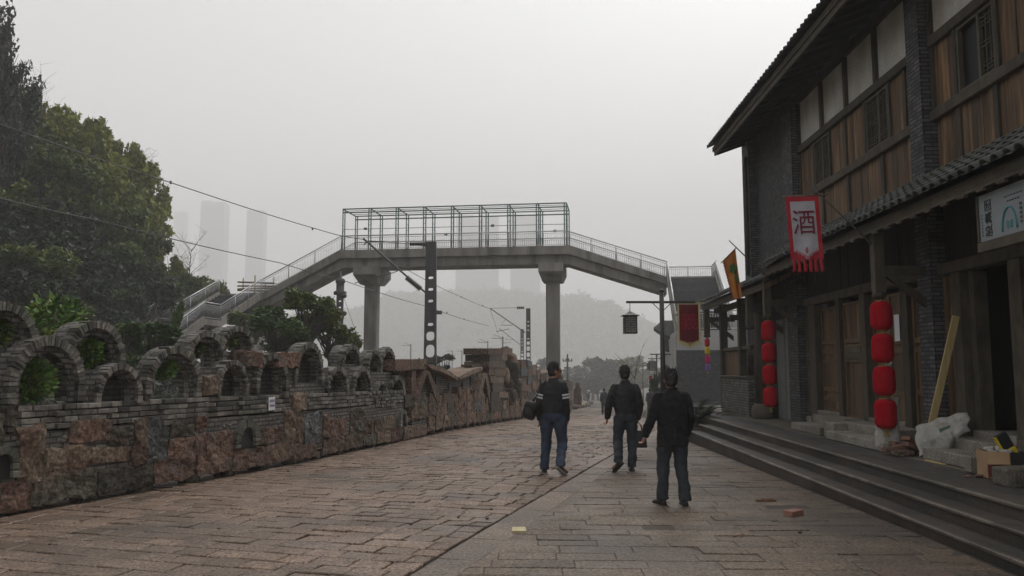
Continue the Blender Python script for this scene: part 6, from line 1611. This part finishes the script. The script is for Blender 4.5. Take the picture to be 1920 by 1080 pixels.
def bricks():
    creases = None
    def brick(c, rot, label, m='brickred', size=(.12, .06, .03), group=None):
        c = Vector(c); Mx = Matrix.Rotation(rot[2], 3, 'Z') @ Matrix.Rotation(rot[1], 3, 'Y') @ Matrix.Rotation(rot[0], 3, 'X')
        b = MB(lambda x, y, z: tuple(c + Mx @ Vector((x, y, z)))); b.rock((0, 0, 0), size, seed=c.x * 7 + c.y, n=4, amp=.004, power=60); tag(b.build('brick', M[m]), label, 'brick', group)
    p = gp(1488, 967); brick(p + Vector((0, 0, .035)), (0, 0, R(38)), 'single loose clay brick lying on the street paving')
    s0, t0 = 5.5, 12.3
    k = 0
    labs = ['reddish brick lying flat at the foot of the upright sack', 'dusty brick in the small heap between the two sacks', 'reddish brick tilted on top of the small heap between the sacks']
    for s, t, z, rx, ry, rz, li in ((5.40, 12.45, .455, 0, 0, 12, 0), (5.36, 12.15, .455, 0, 0, -30, 1), (5.52, 12.2, .455, 0, 0, 20, 1), (5.50, 12.42, .52, 0, 18, 15, 2), (5.45, 12.22, .525, 8, -14, -25, 2), (5.58, 12.1, .53, 0, 20, 5, 2), (5.36, 12.0, .455, 0, 0, 4, 1), (5.62, 12.3, .58, 0, 30, 30, 2)):
        brick(BF(s, t, z + .015), (R(rx), R(ry), R(rz)), labs[li], 'brickred' if li != 1 else 'tan', (.14, .07, .032), 'bricks heaped between the sacks')
    for i in range(5):
        for j in range(2):
            brick(BF(6.0 + j * .26 + rng.uniform(-.02, .02), 9.42 + rng.uniform(-.02, .02), .775 + i * .068), (0, 0, R(rng.uniform(-6, 6))), 'brick of the neat stack on the stoop at the right edge' if i < 4 else 'topmost brick of the neat stack at the right edge', 'tan' if i < 4 else 'brickred', (.12, .06, .033), 'stack of bricks at the right edge')
    brick(BF(5.85, 9.75, .79), (0, 0, R(10)), 'lone brick behind the carton on the stoop', 'pavement', (.12, .08, .05))
bricks()
def carton():
    c = Vector(BF(5.48, 9.72, .425)); A = Matrix.Rotation(R(-12), 3, 'Z'); xf = lambda x, y, z: tuple(c + A @ Vector((x, y, z)))
    r = empty('carton', c, 'open cardboard carton with a black side and red lower print on the dark paving', 'carton')
    b = MB(xf); w, d, h = .21, .17, .30
    b.box(-w, w, -d, d, 0, .012, .5); b.box(-w, -w + .008, -d, d, .013, h); b.box(-w + .009, w - .009, d - .008, d, .013, h); b.build('body', M['carton'], r)
    b = MB(xf); b.box(w - .008, w, -d, d, .013, h, .5); b.box(.04, w - .009, -d, -d + .008, .013, h, .5); b.build('black_side', M['black'], r)
    b = MB(xf); b.box(-w + .009, .039, -d, -d + .008, .013, .15, .5); b.build('red_print', M['cartonred'], r)
    b = MB(xf); b.box(-w + .009, .039, -d + .001, -d + .008, .151, h, .5); b.hexa([(-w, -d - .008, h), (.02, -d - .008, h), (.02, -d - .002, h), (-w, -d - .002, h), (-w - .02, -d - .09, h - .13), (.0, -d - .09, h - .13), (.0, -d - .084, h - .13), (-w - .02, -d - .084, h - .13)], .5); b.build('flap', M['carton'], r)
    b = MB(xf)
    for k in range(6): b.rock((rng.uniform(-.15, .1), rng.uniform(-.1, .1), h + rng.uniform(-.02, .03)), (.06, .05, .03), seed=k + 2, n=4, amp=.03, power=3)
    b.build('packing_paper', M['sack'], r)
    Mx = Matrix.Rotation(R(-28), 3, 'Y'); cc = c + Vector((.04, -.04, .36)); xf2 = lambda x, y, z: tuple(cc + Mx @ Vector((x, y, z)))
    r = empty('handheld_device', cc - Vector((0, 0, .1)), 'black and yellow handheld device sticking out of the carton', 'device')
    b = MB(xf2); b.bevbox(-.075, .075, -.025, .025, -.04, .16, .012, .5); b.build('body', M['black'], r)
    b = MB(xf2); b.bevbox(-.078, .078, -.029, .029, -.13, -.035, .012, .5); b.box(-.078, -.062, -.029, .02, -.034, .15); b.build('yellow_grip', M['deviceyellow'], r)
    b = MB(xf2); b.box(-.02, .03, -.033, -.0295, -.10, -.07); b.build('button', M['black'], r)
carton()
def misc():
    c = Vector(BF(5.32, 9.05, .42)); b = MB(lambda x, y, z: tuple(c + Vector((x, y, z)))); b.rock((0, 0, .10), (.26, .15, .10), seed=4, n=8, amp=.012, power=14)
    for k in range(9): b.tube([(-.2 + k * .045, -.158, .04), (-.185 + k * .045, -.16, .15)], .006, 4)
    tag(b.build('dressed_stone', M['pavement']), 'grey dressed stone block with chisel marks at the right edge', 'stone block')
    a, e = Vector(BF(5.42, 9.05, .625)), Vector(BF(6.0, 8.7, 1.35)); b = MB(); b.tube([a, e], .035, 4); tag(b.build('batten', M['flash']), 'pale batten leaning on the dressed stone at the right edge', 'batten')
    p = gp(1435, 940); b = MB(lambda x, y, z: tuple(p + Vector((x, y, z)))); b.prism([(-.13, -.02, .006), (.12, -.03, .006), (.14, .0, .006), (.02, .025, .006), (-.12, .02, .006)], (0, 0, .018)); b.prism([(-.05, .01, .024), (.1, -.02, .024), (.11, .0, .024)], (0, 0, .012)); tag(b.build('wood_scrap', M['scrap']), 'splintered brown wood scrap on the paving behind the loose brick', 'scrap')
    p = gp(973, 996); b = MB(lambda x, y, z: tuple(p + Vector((x, y, z)))); b.prism([(-.075, -.10, .004), (.075, -.095, .004), (.07, .11, .004), (-.07, .105, .004)], (0, 0, .02)); tag(b.build('tile_piece', M['tilecream']), 'cream coloured tile piece lying on the border course of the paving', 'tile')
    p = gp(1715, 1078); b = MB(lambda x, y, z: tuple(p + Vector((x, y, z)))); b.bevbox(-.30, .30, -.22, .14, .002, .012, .004, .5)
    for k in range(8): b.ell((-.25 + k * .07, .08 - (k % 3) * .06, .013), (.012, .012, .006), seg=6, rows=4)
    tag(b.build('rusty_cover', M['rust']), 'rusty flat cover plate set in the paving at the bottom right', 'cover plate')
    for x, y, s, lab in ((1630, 900, .06, 'crumpled brown leaf litter on the dark paving beside the carton'), (1385, 1006, .03, 'small brown chip on the street in front of the loose brick')):
        p = gp(x, y) if y > 950 else Vector(BF(5.12, 9.7, .42)); b = MB()
        for k in range(6): b.rock(tuple(p + Vector((rng.uniform(-1.8, 1.8) * s, rng.uniform(-1, 1) * s, s * .25))), (s * .6, s * .4, s * .22), seed=k, n=3, amp=s * .3, power=3)
        tag(b.build('litter', M['brickred']), lab, 'litter')
    for x, y, w in ((1290, 886, 3), (860, 972, 2), (914, 974, 2), (770, 985, 2), (540, 884, 2), (1500, 1000, 3)):
        p = gp(x, y); b = MB(); b.rock((p.x, p.y, p.z + .012), (.02, .016, .012), seed=x, n=3, amp=.006, power=3); tag(b.build('pebble', M['pebble']), 'small loose stone chip on the paving', 'pebble', 'loose stone chips')
misc()
def rubble():
    q = random.Random(21)
    for s, t, sc in ((5.42, 12.9, .05), (5.35, 12.55, .035), (5.3, 11.9, .03), (5.46, 10.15, .045), (5.4, 9.95, .06), (5.2, 12.2, .025), (5.25, 9.4, .03), (5.8, 9.9, .05), (5.7, 10.1, .04), (5.5, 13.1, .05), (6.0, 9.75, .06), (5.15, 10.6, .02)):
        p = Vector(BF(s, t, .42 if s < 5.6 else .735)); b = MB(); b.rock((p.x, p.y, p.z + sc * .5), (sc, sc * .8, sc * .55), seed=s * 9 + t, n=4, amp=sc * .25, power=5)
        tag(b.build('rubble_chunk', M[q.choice(('brickred', 'tan', 'pavement'))]), 'broken chunk of brick or mortar lying by the stone stoops', 'rubble', 'broken chunks by the stoops')
    for t, s0, ln, lab in ((10.9, 5.38, .5, 'short dusty wood strip lying flat below the dark doorway'), (13.4, 5.36, .35, 'short wood offcut lying beside the upright cement sack')):
        b = MB(BF); b.bevbox(s0, s0 + .05, t, t + ln, .422, .44, .004); tag(b.build('wood_strip', M['plank']), lab, 'wood strip')
rubble()
def cycad():
    for s, t, sc, lab in ((4.35, 21.9, 1.35, 'dark spiky cycad in a low kerbed bed at the far end of the steps'), (4.75, 22.6, 1.2, 'second dark cycad just behind the first at the end of the steps')):
        base = Vector(BF(s, t, g(t) + .15)); r = empty('cycad', base, lab, 'plant'); b = MB()
        q = random.Random(int(s * 10))
        for k in range(30):
            a = q.uniform(0, 6.28); el = q.uniform(.15, 1.2); L = q.uniform(.75, 1.1) * sc; P = []
            for i in range(9):
                f = i / 8; hz = L * f * math.cos(el); P.append(base + Vector((math.cos(a) * hz, math.sin(a) * hz, .22 + L * f * math.sin(el) - .45 * f * f * L)))
            b.tube(P, [.012 - .001 * i for i in range(9)], 4)
            side = Vector((-math.sin(a), math.cos(a), 0))
            for i in range(26):
                f = .15 + .85 * i / 26; p = P[0].lerp(P[-1], 0); j = min(7, int(f * 8)); p = P[j].lerp(P[j + 1], f * 8 - j); d = (P[j + 1] - P[j]).normalized(); l = .17 * sc * math.sin(math.pi * min(.98, f * .85 + .1))
                for sg in (-1, 1):
                    e = p + (side * sg * .85 + d * .55 + Vector((0, 0, .15))) * l; n = b.pts([tuple(p - d * .008), tuple(p + d * .008), tuple(e)]); b.face((n, n + 1, n + 2), q.random())
        b.build('frond', M['leaf_dark'], r); c = MB(); c.lathe(base, [(.12, -.1), (.14, .05), (.12, .2), (.05, .26)], 10); c.build('trunk', M['barkm'], r)
    b = MB(BF); b.bevbox(3.75, 5.3, 21.05, 21.2, g(21) - .1, .16, .01); b.bevbox(3.75, 3.9, 21.21, 23.4, g(22) - .1, .16, .01); b.box(3.9, 4.55, 21.2, 23.4, g(22) - .1, .06, .5); tag(b.build('planting_bed', M['step']), 'low stone kerbed planting bed holding the cycads', 'planter')
    b = MB(BF); b.bevbox(4.9, 5.75, 25.7, 26.3, .425, .50, .01); tag(b.build('timber_slab', M['blackwood']), 'dark timber slab lying on the pavement beyond the porch', 'slab')
cycad()
def wall_end():
    q = random.Random(12)
    for k in range(16):
        p = gp(q.uniform(1072, 1112), q.uniform(757, 768)); s = q.uniform(.12, .35); b = MB(); b.rock((p.x, p.y, p.z + s * .5), (s, s * .8, s * .6), seed=k, n=4, amp=s * .25, power=3); tag(b.build('rubble_stone', M['pavement' if k % 3 else 'tan']), 'rubble stone dumped past the far end of the masonry wall', 'rubble', 'rubble past the wall end')
    p = gp(1083, 765); r = empty('red_figure_stone', p, 'slim standing red brown stone at the far end of the masonry wall', 'stone'); b = MB(); b.rock((p.x, p.y, p.z + .9), (.32, .3, .9), seed=2, n=5, amp=.18, power=4); b.build('shaft', M['red'], r); b = MB(); b.rock((p.x + .03, p.y, p.z + 2.0), (.2, .2, .25), seed=3, n=5, amp=.08, power=3); b.build('top_stone', M['red'], r)
wall_end()
# ---------------------------------------------------------------- haze: one box of even air round everything
def haze():
    m = bpy.data.materials.new('haze'); m.use_nodes = True; t = m.node_tree; t.nodes.clear()
    v = t.nodes.new('ShaderNodeVolumePrincipled'); v.inputs['Color'].default_value = (.945, .938, .935, 1); v.inputs['Density'].default_value = .00135; v.inputs['Anisotropy'].default_value = .0
    o_ = t.nodes.new('ShaderNodeOutputMaterial'); t.links.new(v.outputs[0], o_.inputs['Volume'])
    b = MB(); b.box(-1090, 1090, -60, 2140, -9, 440, .5); o = b.build('haze', m, origin=(0, 1000, -9)); o['kind'] = 'stuff'
haze()
